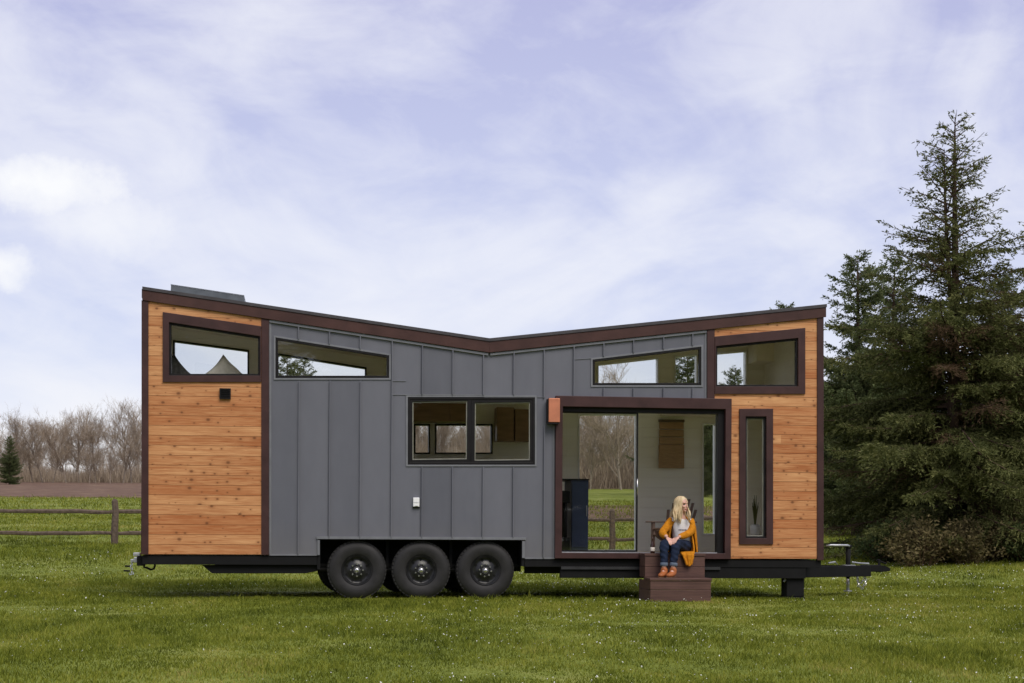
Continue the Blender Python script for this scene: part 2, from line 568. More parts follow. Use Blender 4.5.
def build_grass():
    rng = np.random.default_rng(3)
    bx, by = [], []
    # (near edge, far edge, blades per square metre) seen from the lawn side
    for d0, d1, rho in ((7, 12, 2300), (12, 16, 1700), (16, 22, 1150), (22, 27, 700), (27, 38, 330), (38, 62, 90), (62, 104, 14)):
        w = d1 * .35 + 4.5
        n = int((d1 - d0) * 2 * w * rho)
        x = rng.uniform(-w, w, n); d = rng.uniform(d0, d1, n)
        k = np.abs(x) < d * .35 + 4
        bx.append(x[k]); by.append(d[k] - D)
    x = np.concatenate(bx); y = np.concatenate(by)
    # clumpy field
    cl = (np.sin(x * 2.1 + 1.7 * np.sin(y * 1.3)) * np.sin(y * 2.7 + 1.1 * np.sin(x * .9)) + np.sin(x * .63 + y * .41) * np.sin(y * .77 - x * .2)) * .5
    n = len(x)
    d = y + D
    h = (.020 + .026 * rng.random(n) ** 1.6) * (1 + .75 * cl) * np.where(d > 24, 1.35, 1.0) * np.where(d > 32, 1.4, 1) * np.where(d > 62, 1.6, 1)
    tuft = (np.sin(x * 5.3 + 2.1 * np.sin(y * 3.1)) * np.sin(y * 4.7 + 1.9 * np.sin(x * 2.3))) > .82
    h = np.where(tuft, h * 1.75, h)
    under = (y - .13 * x > .1) & (y - .13 * x < 2.4) & (x > -5) & (x < 4.2)
    h = np.where(under, h * .8, h)
    tall = rng.random(n) < .02
    h = np.where(tall, h * 1.9, h)
    wd = (.0020 + .0018 * rng.random(n)) * np.clip(d / 14, 1, 6)
    az = rng.uniform(0, 2 * np.pi, n)
    lean = rng.uniform(.2, 1.1, n) * h
    la = rng.uniform(0, 2 * np.pi, n)
    z = gz(x, y) - .004
    c, s = np.cos(az) * wd, np.sin(az) * wd
    lx, ly = np.cos(la) * lean, np.sin(la) * lean
    p = np.empty((n, 5, 3), np.float32)
    p[:, 0] = np.stack([x - c, y - s, z], 1)
    p[:, 1] = np.stack([x + c, y + s, z], 1)
    p[:, 2] = np.stack([x + c * .8 + lx * .35, y + s * .8 + ly * .35, z + h * .6], 1)
    p[:, 3] = np.stack([x - c * .8 + lx * .35, y - s * .8 + ly * .35, z + h * .6], 1)
    p[:, 4] = np.stack([x + lx, y + ly, z + h * .95], 1)
    o = np.arange(n, dtype=np.int32)[:, None] * 5
    idx = np.concatenate([o + np.array([[0, 1, 2, 3]], np.int32), o + np.array([[3, 2, 4]], np.int32)], 1).ravel()
    me = fast_mesh('grass', p.reshape(-1, 3), idx, np.tile([4, 3], n))
    ob = link('grass', me, M['grass'])
    tag(ob, 'short green lawn grass all around the trailer', 'grass', kind='stuff')
    # daisies
    m = 13000
    x = rng.uniform(-11, 13, m); d = 8.5 + 26 * rng.random(m) ** 1.2
    cl = np.sin(x * 1.1 + 2 * np.sin(d * .9)) * np.sin(d * .9 + x * .35) + .30 * np.sign(x - .5) + .5 * np.exp(-((d - 14) / 4) ** 2)
    k = cl + rng.normal(0, .45, m) > .42
    x, d = x[k], d[k]
    k = np.abs(x) < d * .33 + .8
    x, d = x[k], d[k]
    y = d - D
    k = ~((y - .13 * x > -.1) & (y - .13 * x < 2.6) & (x > -5) & (x < 4.3))
    x, y, d = x[k], y[k], d[k]
    n = len(x)
    vs = np.empty((n, 7, 3), np.float32)
    r = (.0028 + .0042 * rng.random(n) ** 2.5) * np.clip(d / 14, 1, 1.7)
    zz = gz(x, y) + .035 + .03 * rng.random(n)
    tx, ty = rng.normal(0, .5, n), rng.normal(-.35, .4, n)
    vs[:, 0] = np.stack([x, y, zz + .002], 1)
    for j in range(6):
        a = j * np.pi / 3
        vs[:, j + 1] = np.stack([x + r * np.cos(a), y + r * np.sin(a), zz + r * (np.cos(a) * tx + np.sin(a) * -ty)], 1)
    o = np.arange(n, dtype=np.int32)[:, None] * 7
    idx = np.concatenate([o + np.array([[0, j + 1, (j + 1) % 6 + 1]], np.int32) for j in range(6)], 1).ravel()
    me = fast_mesh('daisies', vs.reshape(-1, 3), idx, np.full(n * 6, 3))
    ob = link('daisies', me, M['petal'])
    tag(ob, 'tiny white daisies scattered over the lawn', 'daisies', kind='stuff')


build_ground()
build_grass()

# ================================================================== TINY HOUSE
HD = 2.5                       # house depth
house = empty('tiny_house', (0, 0, 0), YAW)
INPLACE = []                   # things laid out in the house's own axes, turned with it at the end
tag(house, 'tiny house on a triple-axle trailer, cedar ends, grey metal siding and a butterfly roof', 'tiny house')


def fb(px):                    # underside of the fascia
    return 300.6 + (px - 142) * (353 - 300.6) / 347 if px <= 489 else 353 + (px - 489) * (317.5 - 353) / 336


def rt(px):                    # top of the roof edge
    return 287.2 + (px - 142) * (338.8 - 287.2) / 347 if px <= 489 else 338.8 + (px - 489) * (304.6 - 338.8) / 336


def Q(pts, Y=0):
    return [P(a, b, Y) for a, b in pts]


win = {  # black frame outline of every front window
    'a': [(169, 322.2), (260.4, 336.4), (260.4, 376.2), (169, 376.2)],
    'b': [(275.6, 337.6), (389, 355.6), (389, 378), (275.6, 378)],
    'c': [(407.8, 397.2), (534.7, 397.2), (534.7, 464.6), (407.8, 464.6)],
    'd': [(592.5, 359.8), (701, 346.8), (701, 385.2), (592.5, 385.2)],
    'e': [(715, 346.2), (797.6, 338.0), (797.6, 387.0), (715, 387.0)],
    'f': [(744.5, 416.4), (765.8, 416.4), (765.8, 538.4), (744.5, 538.4)],
}
W = {k: Q(v) for k, v in win.items()}


def inset(poly, m):
    """shrink a convex polygon by m metres"""
    n = len(poly)
    cx = sum(p[0] for p in poly) / n; cz = sum(p[1] for p in poly) / n
    lines = []
    for i in range(n):
        a, b = Vector(poly[i]), Vector(poly[(i + 1) % n])
        d = (b - a).normalized(); nn = Vector((-d.y, d.x))
        if nn.dot(Vector((cx, cz)) - a) < 0:
            nn = -nn
        lines.append((a + nn * m, d))
    out = []
    for i in range(n):
        (p, r), (q, s) = lines[i - 1], lines[i]
        den = r.x * s.y - r.y * s.x
        t = ((q - p).x * s.y - (q - p).y * s.x) / den
        out.append(tuple(p + r * t))
    return out


def planks(name, outer, holes, y0, y1, pitch, z0, mat, gap=.004):
    loops = [list(outer)] + [list(h) for h in holes]
    tri = triangulate(loops)
    flat = [p for lp in loops for p in lp]
    bm = bmesh.new()
    vs = [bm.verts.new((x, y0, z)) for x, z in flat]
    for t in tri:
        try: bm.faces.new([vs[i] for i in t])
        except ValueError: pass
    zs = [p[1] for p in flat]
    k = math.floor((min(zs) - z0) / pitch)
    while z0 + k * pitch < max(zs):
        for s in (-1, 1):
            bmesh.ops.bisect_plane(bm, geom=bm.verts[:] + bm.edges[:] + bm.faces[:], plane_co=(0, 0, z0 + k * pitch + s * gap / 2), plane_no=(0, 0, 1))
        k += 1
    kill = [f for f in bm.faces if abs((((f.calc_center_median().z - z0) / pitch + .5) % 1) - .5) * pitch < gap * .49]
    bmesh.ops.delete(bm, geom=kill, context='FACES')
    r = bmesh.ops.extrude_face_region(bm, geom=bm.faces[:])
    bmesh.ops.translate(bm, verts=[e for e in r['geom'] if isinstance(e, bmesh.types.BMVert)], vec=(0, y1 - y0, 0))
    bmesh.ops.recalc_face_normals(bm, faces=bm.faces)
    me = bpy.data.meshes.new(name)
    bm.to_mesh(me); bm.free()
    return link(name, me, mat, house)


PITCH = 9.62 * D / F
ZW = PZ(205, 554.4)
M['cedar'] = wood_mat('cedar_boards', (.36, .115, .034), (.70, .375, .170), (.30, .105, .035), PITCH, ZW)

woodL = Q([(148.7, fb(148.7)), (261.4, fb(261.4)), (261.4, 554.4), (148.7, 554.4)])
woodR = Q([(714, fb(714)), (816.4, fb(816.4)), (816.4, 558.6), (730.4, 558.6), (730.4, 400), (714, 400)])
metalp = Q([(269, fb(269)), (489, 353), (706.6, fb(706.6)), (706.6, 400), (555.2, 400), (555.2, 558.6), (524.5, 558.6), (524.5, 538.4), (317.6, 538.4), (317.6, 555), (269, 555)])
dark = simple('cladding_gap', (.05, .022, .012), .9)
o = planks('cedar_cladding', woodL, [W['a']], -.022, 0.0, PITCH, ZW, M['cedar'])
o['label'] = 'orange cedar boards of the left end'
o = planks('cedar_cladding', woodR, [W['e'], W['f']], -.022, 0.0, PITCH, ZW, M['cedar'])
o['label'] = 'orange cedar boards of the right end'
MB().prism(woodL, .0015, .05, [W['a']]).build('cladding_backing', dark, house)
MB().prism(woodR, .0015, .05, [W['e'], W['f']]).build('cladding_backing', dark, house)
MB().prism(metalp, -.004, .05, [W['b'], W['c'], W['d']]).build('metal_siding', M['metal'], house)

# standing seams and flashings
mb = MB()


def seam(px, t, b):
    x = PX(px, (t + b) / 2); z1, z0 = PZ(px, t), PZ(px, b)
    MB().box((x - .007, -.036, z0), (x + .007, -.0045, z1)).build('standing_seam', M['metal'], house, bevel=.002)


topw = lambda px: 335.4 + (px - 273) * (354 - 335.4) / 118
topd = lambda px: 358 + (px - 591) * (344.6 - 358) / 112
for px in (298.6, 329.5, 360.2):
    seam(px, fb(px) + 2, topw(px)); seam(px, 381, 554 if px < 317 else 538)
seam(391.6, fb(391) + 2, 538)
for px in (422.2, 452.6, 483.2, 513.6):
    seam(px, fb(px) + 2, 395); seam(px - .5, 467, 538)
seam(543.8, fb(543) + 2, 398); seam(543.8, 426, 558)
seam(573.6, fb(573) + 2, 399)
for px in (603.4, 633.2, 663.2, 692.2):
    seam(px, fb(px) + 2, topd(px)); seam(px, 388, 399)

mb = MB()


def strip(pts, w=.02, y0=-.014, y1=-.0045):
    """thin raised flashing along a polyline"""
    for (a, b) in zip(pts[:-1], pts[1:]):
        A, B = Vector(P(*a)), Vector(P(*b))
        d = (B - A).normalized(); n = Vector((-d.y, d.x)) * w / 2
        A = A - d * .0; B = B + d * .0
        mb.prism([tuple(A - n), tuple(B - n), tuple(B + n), tuple(A + n)], y0, y1)


strip([(269.5, fb(269) + 1.6), (488, 354.6)], .030, -.034)
strip([(490, 354.6), (706, fb(706) + 1.6)], .030, -.034)
strip([(270.3, fb(270) + 3), (270.3, 554)], .026, -.013)
strip([(705.6, fb(705) + 3), (705.6, 399.5)], .020, -.013)
strip([(269.5, 554.8), (317, 554.8)], .02)
strip([(525, 558.2), (555, 558.2)], .02)
strip([(316.5, 537.6), (525.6, 538.6)], .035, -.030)
strip([(318.6, 540), (318.6, 555)], .030, -.028)
strip([(523.2, 541), (523.2, 558)], .034, -.028)
strip([(553.6, 426), (553.6, 558)], .022, -.012)
strip([(391.6, 381), (406, 381)], .008)
strip([(392, 394.6), (484, 394.6)], .010)
strip([(484, 397.2), (545, 397.2)], .008)
strip([(573.6, 359.5), (592, 358.2)], .008)
for key in 'bcd':
    outer = inset(W[key], -.024); inner = inset(W[key], -.0015)
    mb.prism(outer, -.017, -.0045, [inner])
mb.build('grey_flashing', M['jtrim'], house)

# brown trim boards
mb = MB().prism(Q([(141.8, fb(142)), (148.7, fb(148.7)), (148.7, 554.6), (141.8, 554.6)]), -.04, .03)
mb.build('corner_trim', M['brown'], house, bevel=.003)
MB().prism(Q([(816.4, fb(816.4)), (822.8, fb(822.8)), (822.8, 560.2), (816.4, 560.2)]), -.04, .03).build('corner_trim', M['brown'], house, bevel=.003)
MB().prism(Q([(261.4, fb(261.4)), (269, fb(269)), (269, 554.8), (261.4, 554.8)]), -.036, .03).build('trim_board', M['brown'], house, bevel=.003)
MB().prism(Q([(706.6, fb(706.6)), (714, fb(714)), (714, 400), (706.6, 400)]), -.036, .03).build('trim_board', M['brown'], house, bevel=.003)


def window(key, trim=None, trim_y=-.046, sash=None, seal=False):
    poly = W[key]
    root = MB().prism(inset(poly, .001), -.012, .05, [inset(poly, .030)]).build('window', M['frame'], house, bevel=.003)
    if trim:
        MB().prism(Q(trim), trim_y, -.023, [inset(poly, .004)]).build('window_trim', M['brown'], root, bevel=.003)
    if sash is None:
        sash = [inset(poly, .0305)]
    for s in sash:
        if len(sash) > 1:
            MB().prism(s, -.004, .045, [inset(s, .050)]).build('sash', M['frame'], root, bevel=.003)
            s = inset(s, .051)
        if seal:
            MB().prism(s, .012, .03, [inset(s, .012)]).build('glazing_bead', M['seal'], root)
        MB().prism(inset(s, .0015), .0315, .037).build('pane', M['glass'], root)
    return root


window('a', [(163, 312.4), (261.2, 326.6), (261.2, 382.4), (163, 382.4)])
window('b')
cz = Q([(407.8, 397.2), (471, 397.2), (471, 464.6), (407.8, 464.6)]), Q([(471, 397.2), (534.7, 397.2), (534.7, 464.6), (471, 464.6)])
c0 = inset(W['c'], .012)
xm = PX(471, 430)
window('c', sash=[[c0[0], (xm - .001, c0[1][1]), (xm - .001, c0[2][1]), c0[3]], [(xm + .001, c0[0][1]), c0[1], c0[2], (xm + .001, c0[3][1])]], seal=True)
window('d')
window('e', [(714.2, 336.9), (804.3, 328.2), (804.3, 394.2), (714.2, 394.2)])
window('f', [(738.6, 409), (772.2, 409), (772.2, 544.4), (738.6, 544.4)], seal=True)

# doorway
ring_o = Q([(555.2, 400.2), (730.4, 401.2), (730.4, 559), (555.2, 559)])
door_in = Q([(562, 406.8), (724.4, 407.6), (724.4, 553.4), (562, 553.4)])
dz0, dz1 = door_in[2][1], door_in[0][1]
dx0, dx1 = door_in[0][0], door_in[1][0]
door_in = [(dx0, dz1), (dx1, dz1), (dx1, dz0), (dx0, dz0)]
ring_o = [(ring_o[0][0], PZ(730, 400.0) + .012), (ring_o[1][0], PZ(730, 400.0) + .012), (ring_o[1][0], ring_o[2][1]), (ring_o[0][0], ring_o[2][1])]
df = MB().prism(ring_o, -.07, .10, [door_in]).build('door_frame', M['brown'], house, bevel=.004)
bt = dz1 - .062                           # underside of black head
mb = MB().box((dx0 + .001, .0, bt), (dx1 - .001, .13, dz1 - .001))
xr = PX(717.6, 480)
mb.box((xr, .0, dz0 + .001), (dx1 - .001, .13, bt - .001))
mb.build('door_track', M['frame'], df, bevel=.003)
MB().box((dx0 + .001, .002, dz0 + .0005), (dx1 - .05, .11, dz0 + .012)).build('threshold', M['galv'], df)
# one sliding leaf, slid to the left half
xs1 = PX(638.4, 480)
sl = MB().prism([(dx0 + .002, bt - .001), (xs1, bt - .001), (xs1, dz0 + .013), (dx0 + .002, dz0 + .013)], .03, .06,
                [[(dx0 + .008, bt - .016), (xs1 - .020, bt - .016), (xs1 - .020, dz0 + .036), (dx0 + .008, dz0 + .036)]]).build('sliding_door', M['frame'], house)
MB().box((dx0 + .009, .042, dz0 + .037), (xs1 - .021, .047, bt - .017)).build('pane', M['glass'], sl)
MB().tube([(xs1 - .010, .022, 1.40), (xs1 - .010, .022, 1.62)], .008, 8).build('handle', M['chrome'], sl, True)

# linings and the other walls (open inside)
hl, hr, zb = PX(142.5, 420), PX(822, 420), PZ(480, 556)
roofin = [P(142.5, fb(142.5) - 3), P(489, 350), P(822, fb(822) - 3)]
front_out = [roofin[0], roofin[1], roofin[2], (hr, zb), (hl, zb)]
dhole = [(dx0 - .02, dz1 + .02), (dx1 + .02, dz1 + .02), (dx1 + .02, dz0 - .0), (dx0 - .02, dz0 - .0)]
wellhole_top = PZ(420, 539)
MB().prism([roofin[0], roofin[1], roofin[2], (hr, zb), (dhole[1][0], zb), dhole[1], dhole[0], (dhole[0][0], zb), (PX(524, 550), zb), (PX(524, 550), wellhole_top), (PX(318, 550), wellhole_top), (PX(318, 550), zb), (hl, zb)],
           .0525, .125, [inset(W[k], .004) for k in 'abcdef']).build('wall_lining', M['shiplap'], house)
YB = HD - .1
back_holes = {
    'g': Q([(173, 340), (249, 350), (249, 388), (173, 388)], YB),
    'h': Q([(277, 353.2), (366.5, 367.4), (366.5, 385), (277, 385)], YB),
    'i': Q([(414, 424), (430, 424), (430, 454), (414, 454)], YB),
    'j': Q([(435, 424), (492.5, 424), (492.5, 454), (435, 454)], YB),
    'k': Q([(597, 364), (659, 357), (659, 403), (597, 403)], YB),  # k, l and m reach lower, out of sight, for more light inside
    'l': Q([(674, 356), (698, 353.4), (698, 403), (674, 403)], YB),
    'm': Q([(708, 353.5), (747, 350), (747, 400), (708, 400)], YB),
    'n': Q([(702, 423), (716.4, 423), (716.4, 535), (702, 535)], YB),
    'o': Q([(578, 413.6), (637.4, 413.6), (637.4, 551.4), (578, 551.4)], YB),
}
bout = [roofin[0], roofin[1], roofin[2], (hr, zb), (hl, zb)]
MB().prism(bout, YB, HD, list(back_holes.values())).build('back_wall', M['shiplap'], house)
MB().prism(bout, HD + .001, HD + .02, list(back_holes.values())).build('metal_siding', M['metal'], house)
for k, h in back_holes.items():
    m = M['white'] if k in 'lmnko' else M['frame']
    w_ = MB().prism(inset(h, .001), YB - .02, HD + .03, [inset(h, .022)]).build('window', m, house, bevel=.003)
    MB().prism(inset(h, .0225), YB + .05, YB + .056).build('pane', M['glass'], w_)
# end walls
for s, X0, zt in ((-1, hl, roofin[0][1]), (1, hr, roofin[2][1])):
    a, b = (X0, X0 + .09) if s < 0 else (X0 - .09, X0)
    a2, b2 = (b + .001, b + .012) if s < 0 else (a - .012, a - .001)
    wy0, wy1, wz0_, wz1_ = .55, 2.05, 1.15, 2.75
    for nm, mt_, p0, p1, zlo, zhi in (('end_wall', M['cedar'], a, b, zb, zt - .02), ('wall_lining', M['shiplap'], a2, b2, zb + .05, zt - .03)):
        m_ = MB()
        if s < 0:
            m_.box((p0, .127, zlo), (p1, YB - .002, zhi))
        else:
            m_.box((p0, .127, zlo), (p1, wy0, zhi)).box((p0, wy1, zlo), (p1, YB - .002, zhi)).box((p0, wy0, zlo), (p1, wy1, wz0_)).box((p0, wy0, wz1_), (p1, wy1, zhi))
        m_.build(nm, mt_, house)
    if s > 0:  # added window, unseen from the front, to brighten the interior
        fr_ = MB().box((a - .02, wy0 + .001, wz0_ + .001), (b + .02, wy0 + .03, wz1_ - .001)).box((a - .02, wy1 - .03, wz0_ + .001), (b + .02, wy1 - .001, wz1_ - .001)).box((a - .02, wy0 + .031, wz0_ + .001), (b + .02, wy1 - .031, wz0_ + .03)).box((a - .02, wy0 + .031, wz1_ - .03), (b + .02, wy1 - .031, wz1_ - .001)).build('window', M['frame'], house)
        MB().box((a + .04, wy0 + .0315, wz0_ + .031), (a + .046, wy1 - .0315, wz1_ - .031)).build('pane', M['glass'], fr_)
    MB().box((a - .012 * (s < 0), .031, zb), (b + .012 * (s > 0), .125, zt - .012)).build('corner_trim', M['brown'], house)
# roof
top = Q([(142, rt(142) + 2), (489, rt(489) + 2), (824.6, rt(824.6) + 2)])
bot = Q([(142, fb(142) - 2.6), (489, fb(489) - 2.6), (824.6, fb(824.6) - 2.6)])
hx0, hx1 = PX(173, 290, .45), PX(242, 299, .45)
tz_ = lambda x: top[0][1] + (x - top[0][0]) * (top[1][1] - top[0][1]) / (top[1][0] - top[0][0])
bz_ = lambda x: bot[0][1] + (x - bot[0][0]) * (bot[1][1] - bot[0][1]) / (bot[1][0] - bot[0][0])
qa = lambda xa, xb: [(xa, tz_(xa)), (xb, tz_(xb)), (xb, bz_(xb)), (xa, bz_(xa))]
HY0, HY1 = .45, 1.35
rf = MB().prism(qa(top[0][0], hx0), -.035, HD + .04).prism(qa(hx0, hx1), -.035, HY0).prism(qa(hx0, hx1), HY1, HD + .04).prism(qa(hx1, top[1][0]), -.035, HD + .04).prism([top[1], top[2], bot[2], bot[1]], -.035, HD + .04).build('roof', M['cap'], house)
ft = Q([(142.6, rt(142) + 3.2), (489, rt(489) + 3.2), (824.9, rt(824.6) + 3.2)])
fo = Q([(142.6, fb(142)), (489, fb(489)), (824.9, fb(824.6))])
for i in (0, 1):
    MB().prism([ft[i], ft[i + 1], fo[i + 1], fo[i]], -.056, -.0355).build('fascia', M['fascia'], rf, bevel=.003)
ct = Q([(142.8, rt(142)), (489, rt(489)), (825.3, rt(824.6))])
cb_ = Q([(142.8, rt(142) + 3.1), (489, rt(489) + 3.1), (825.3, rt(824.6) + 3.1)])
mb = MB()
for i in (0, 1):
    mb.prism([ct[i], ct[i + 1], cb_[i + 1], cb_[i]], -.068, .03)
mb.build('drip_edge', M['cap'], rf)
for i in (0, 1):
    Xe = ct[0][0] if i == 0 else ct[2][0]
    s = -1 if i == 0 else 1
    MB().box((min(Xe, Xe - s * .03), -.034, bot[2 * i][1]), (max(Xe, Xe - s * .03) + (.0), HD + .05, ct[2 * i][1] - .04)).build('barge_board', M['fascia'], rf)
# ceiling boards just below the roof
cl0 = Q([(146, fb(146) + .5), (489, fb(489) + .5), (820, fb(820) + .5)])
cl1 = [(x, z - .02) for x, z in cl0]
cz_ = lambda x: cl0[0][1] + (x - cl0[0][0]) * (cl0[1][1] - cl0[0][1]) / (cl0[1][0] - cl0[0][0])
qc = lambda xa, xb: [(xa, cz_(xa)), (xb, cz_(xb)), (xb, cz_(xb) - .02), (xa, cz_(xa) - .02)]
MB().prism(qc(cl0[0][0], hx0), .127, YB - .002).prism(qc(hx0, hx1), .127, HY0).prism(qc(hx0, hx1), HY1, YB - .002).prism(qc(hx1, cl0[1][0]), .127, YB - .002).prism([cl0[1], cl0[2], cl1[2], cl1[1]], .127, YB - .002).build('ceiling', M['beige'], house)
# roof hatch
ha, hb = P(171.2, 285.6, .45), P(244, 296.6, .45)
hc, hd = P(243.4, 303, .45), P(170.6, 296, .45)
hgrey = simple('hatch_grey', (.11, .125, .14), .4)
hatch = MB().prism([ha, hb, hc, hd], .42, HY0 - .001).prism([ha, hb, hc, hd], HY1 + .001, HY1 + .03)
lw = .03
for (xa, za), (xb, zb_) in ((ha, hd), (hb, hc)):
    xm_ = xa + (lw if xa == ha[0] else -lw)
    hatch.box((min(xa, xm_), HY0, zb_ - .06), (max(xa, xm_), HY1, za - .012))
hatch = hatch.build('skylight', hgrey, house)
MB().prism([(ha[0] - .004, ha[1] + .014), (hb[0] + .004, hb[1] + .014), (hb[0] + .004, hb[1] + .002), (ha[0] - .004, ha[1] + .002)], .415, HY1 + .035).build('skylight_pane', M['glass'], hatch)
# vent, lamp, outlet
vx0, vz1 = P(219.8, 388.6); vx1, vz0 = P(230.9, 399.4)
mb = MB().prism([(vx0, vz1), (vx1, vz1), (vx1, vz0), (vx0, vz0)], -.06, -.023, [[(vx0 + .015, vz1 - .015), (vx1 - .015, vz1 - .015), (vx1 - .015, vz0 + .015), (vx0 + .015, vz0 + .015)]])
for k in range(5):
    z = vz0 + .022 + k * .022
    mb.box((vx0 + .014, -.054, z), (vx1 - .014, -.03, z + .009))
mb.box((vx0 + .01, -.03, vz0 + .01), (vx1 - .01, -.0235, vz1 - .01))
mb.build('vent', M['frame'], house)
lx0, lz1 = P(546.2, 399); lx1, lz0 = P(558, 423)
lamp = MB().box((lx0 + .012, -.16, lz0), (lx1, -.03, lz1)).build('wall_lamp', M['copper'], house, bevel=.006)
MB().box((lx0, -.15, lz0 - .022), (lx1 - .01, -.0335, lz0 - .002)).box((lx0 - .004, -.12, lz0), (lx0 + .010, -.034, lz1 - .01)).build('lamp_bracket', M['frame'], lamp)
ox0, oz1 = P(413, 497.6); ox1, oz0 = P(419.2, 506.8)
out = MB().box((ox0, -.045, oz0), (ox1, -.0045, oz1)).build('outlet_cover', M['white'], house, bevel=.006)
MB().box((ox0 + .006, -.049, oz0 + .055), (ox1 - .006, -.0455, oz0 + .058)).build('hinge', M['galv'], out)
MB().box((ox0 + .02, -.052, oz0 + .006), (ox1 - .02, -.0455, oz0 + .014)).build('latch', M['galv'], out)
MB().box((ox0 - .006, -.028, oz0 - .016), (ox1 + .006, -.0046, oz0 - .001)).build('outlet_box', M['frame'], out)

# floor, loft, chassis
ztop = dz0
MB().box((hl + .1, .47, zb - .03), (hr - .1, YB - .001, ztop - .004)).box((hl + .1, .126, zb - .03), (PX(317, 550), .469, ztop - .004)).box((PX(525, 550), .126, zb - .03), (hr - .1, .469, ztop - .004)).build('floor', M['floor'], house)
lz = PZ(200, 390.5)
MB().box((hl + .091, .128, lz - .10), (PX(391, 390), YB - .003, lz - .02)).build('loft', M['beige'], house)
MB().box((PX(700, 395), .128, PZ(760, 401) - .05), (hr - .091, YB - .003, PZ(760, 401))).build('loft', M['beige'], house)
# partition behind the loft and kitchen
MB().box((PX(398, 450), .3, PZ(420, 540.6) + .03), (PX(398, 450) + .07, YB - .003, lz - .105)).build('partition', M['shiplap'], house)

chz1, chz0 = PZ(480, 556.4), PZ(480, 566)
ch = MB()
ch.box((hl + .01, .0, PZ(200, 564.6)), (PX(317, 560), HD - .02, PZ(200, 555.4)))
ch.box((PX(525, 560), .0, PZ(600, 567)), (hr - .0, HD - .02, PZ(600, 559.6)))
ch.box((PX(317, 560) + .001, .55, PZ(420, 566)), (PX(525, 560) - .001, HD - .02, PZ(420, 556)))
# lower rails
ch.prism(Q([(202, 565), (317, 565), (317, 571), (306, 573.4), (212, 573.4)], .06), .06, .16)
ch.prism(Q([(202, 565), (317, 565), (317, 571), (306, 573.4), (212, 573.4)], .06), HD - .3, HD - .2)
ch.box((PX(560.5, 570), .01, PZ(600, 578)), (PX(806, 570), .09, PZ(600, 567.2)))
ch.box((PX(527, 570), .2, PZ(600, 574)), (PX(806, 570), .28, PZ(600, 567.2)))
ch.box((PX(560.5, 570), HD - .2, PZ(600, 577)), (PX(806, 570), HD - .12, PZ(600, 567.2)))
ch.build('chassis', M['black'], house, bevel=.003)
MB().box((PX(561, 570), -.02, PZ(600, 569.4)), (PX(720, 570), .008, PZ(600, 566.6))).build('rub_rail', simple('rail_grey', (.03, .03, .033), .4), house)
# wheel well
wx0, wx1 = PX(320.4, 550), PX(521.6, 550)
wz1, wz0 = PZ(420, 540.6), PZ(420, 572)
mb = MB().box((wx0 - .05, .42, wz0), (wx1 + .05, .46, wz1 + .02)).box((wx0 - .05, .053, wz1), (wx1 + .05, .419, wz1 + .012))
mb.box((wx0 - .04, -.0, wz0 + .03), (wx0 - .001, .419, wz1 - .001)).box((wx1 + .001, -.0, wz0 + .08), (wx1 + .04, .419, wz1 - .001))
for k in (388.5, 452.6):
    mb.box((PX(k, 550) - .02, .26, wz0 + .05), (PX(k, 550) + .02, .419, wz1 - .001))
mb.box((wx0, .30, PZ(420, 567)), (wx1, .34, PZ(420, 564.5)))
mb.build('wheel_well', M['black'], house)


def wheel(x, y, z, side=-1):
    prof = [(.195, .10), (.21, .115), (.30, .118), (.352, .108), (.375, .085), (.385, .06), (.387, 0), (.385, -.06), (.375, -.085), (.352, -.108), (.30, -.118), (.21, -.115), (.195, -.10), (.19, 0), (.195, .10)]
    root = empty('wheel', (x, y, z)); root.parent = house
    mb = MB().lathe(prof, (0, 0, 0), 'Y', 48)
    for k in range(44):                        # tread blocks
        a = 2 * math.pi * k / 44
        for yy, w in ((-.075, .026), (-.03, .030), (.03, .030), (.075, .026)):
            rr = .386 if abs(yy) < .05 else .379
            m = Matrix.Rotation(-a - (.06 if yy > 0 else 0), 4, 'Y')
            mb.box((rr - .008, yy - w / 2, -.019), (rr + .006, yy + w / 2, .019), m)
    ty = mb.build('tyre', M['rubber'], root)
    for p_ in ty.data.polygons[:48 * 14]: p_.use_smooth = True
    mb = MB().lathe([(.198, -.118), (.196, -.100), (.186, -.098), (.180, -.06), (.16, -.045), (.12, -.055), (.09, -.075), (.072, -.078), (.0, -.078)], (0, 0, 0), 'Y', 40)
    mb.build('rim', M['rim'], root, True)
    hole_m = simple('hole_black', (.003, .003, .003), .9)
    for k in range(8):
        a = 2 * math.pi * (k + .5) / 8
        c = (.142 * math.cos(a), -.052, .142 * math.sin(a))
        MB().lathe([(.0, -.004), (.018, -.004), (.018, .02)], c, 'Y', 12).build('hand_hole', hole_m, root)
    MB().lathe([(0, -.118), (.022, -.118), (.030, -.110), (.030, -.095), (.046, -.09), (.046, -.07), (0, -.07)], (0, 0, 0), 'Y', 20).build('hub_cap', M['chrome'], root, True)
    for k in range(8):
        a = 2 * math.pi * k / 8
        c = (.080 * math.cos(a), 0, .080 * math.sin(a))
        MB().lathe([(0, -.104), (.009, -.104), (.013, -.097), (.013, -.07)], c, 'Y', 6).build('lug_nut', M['chrome'], root)
    return root


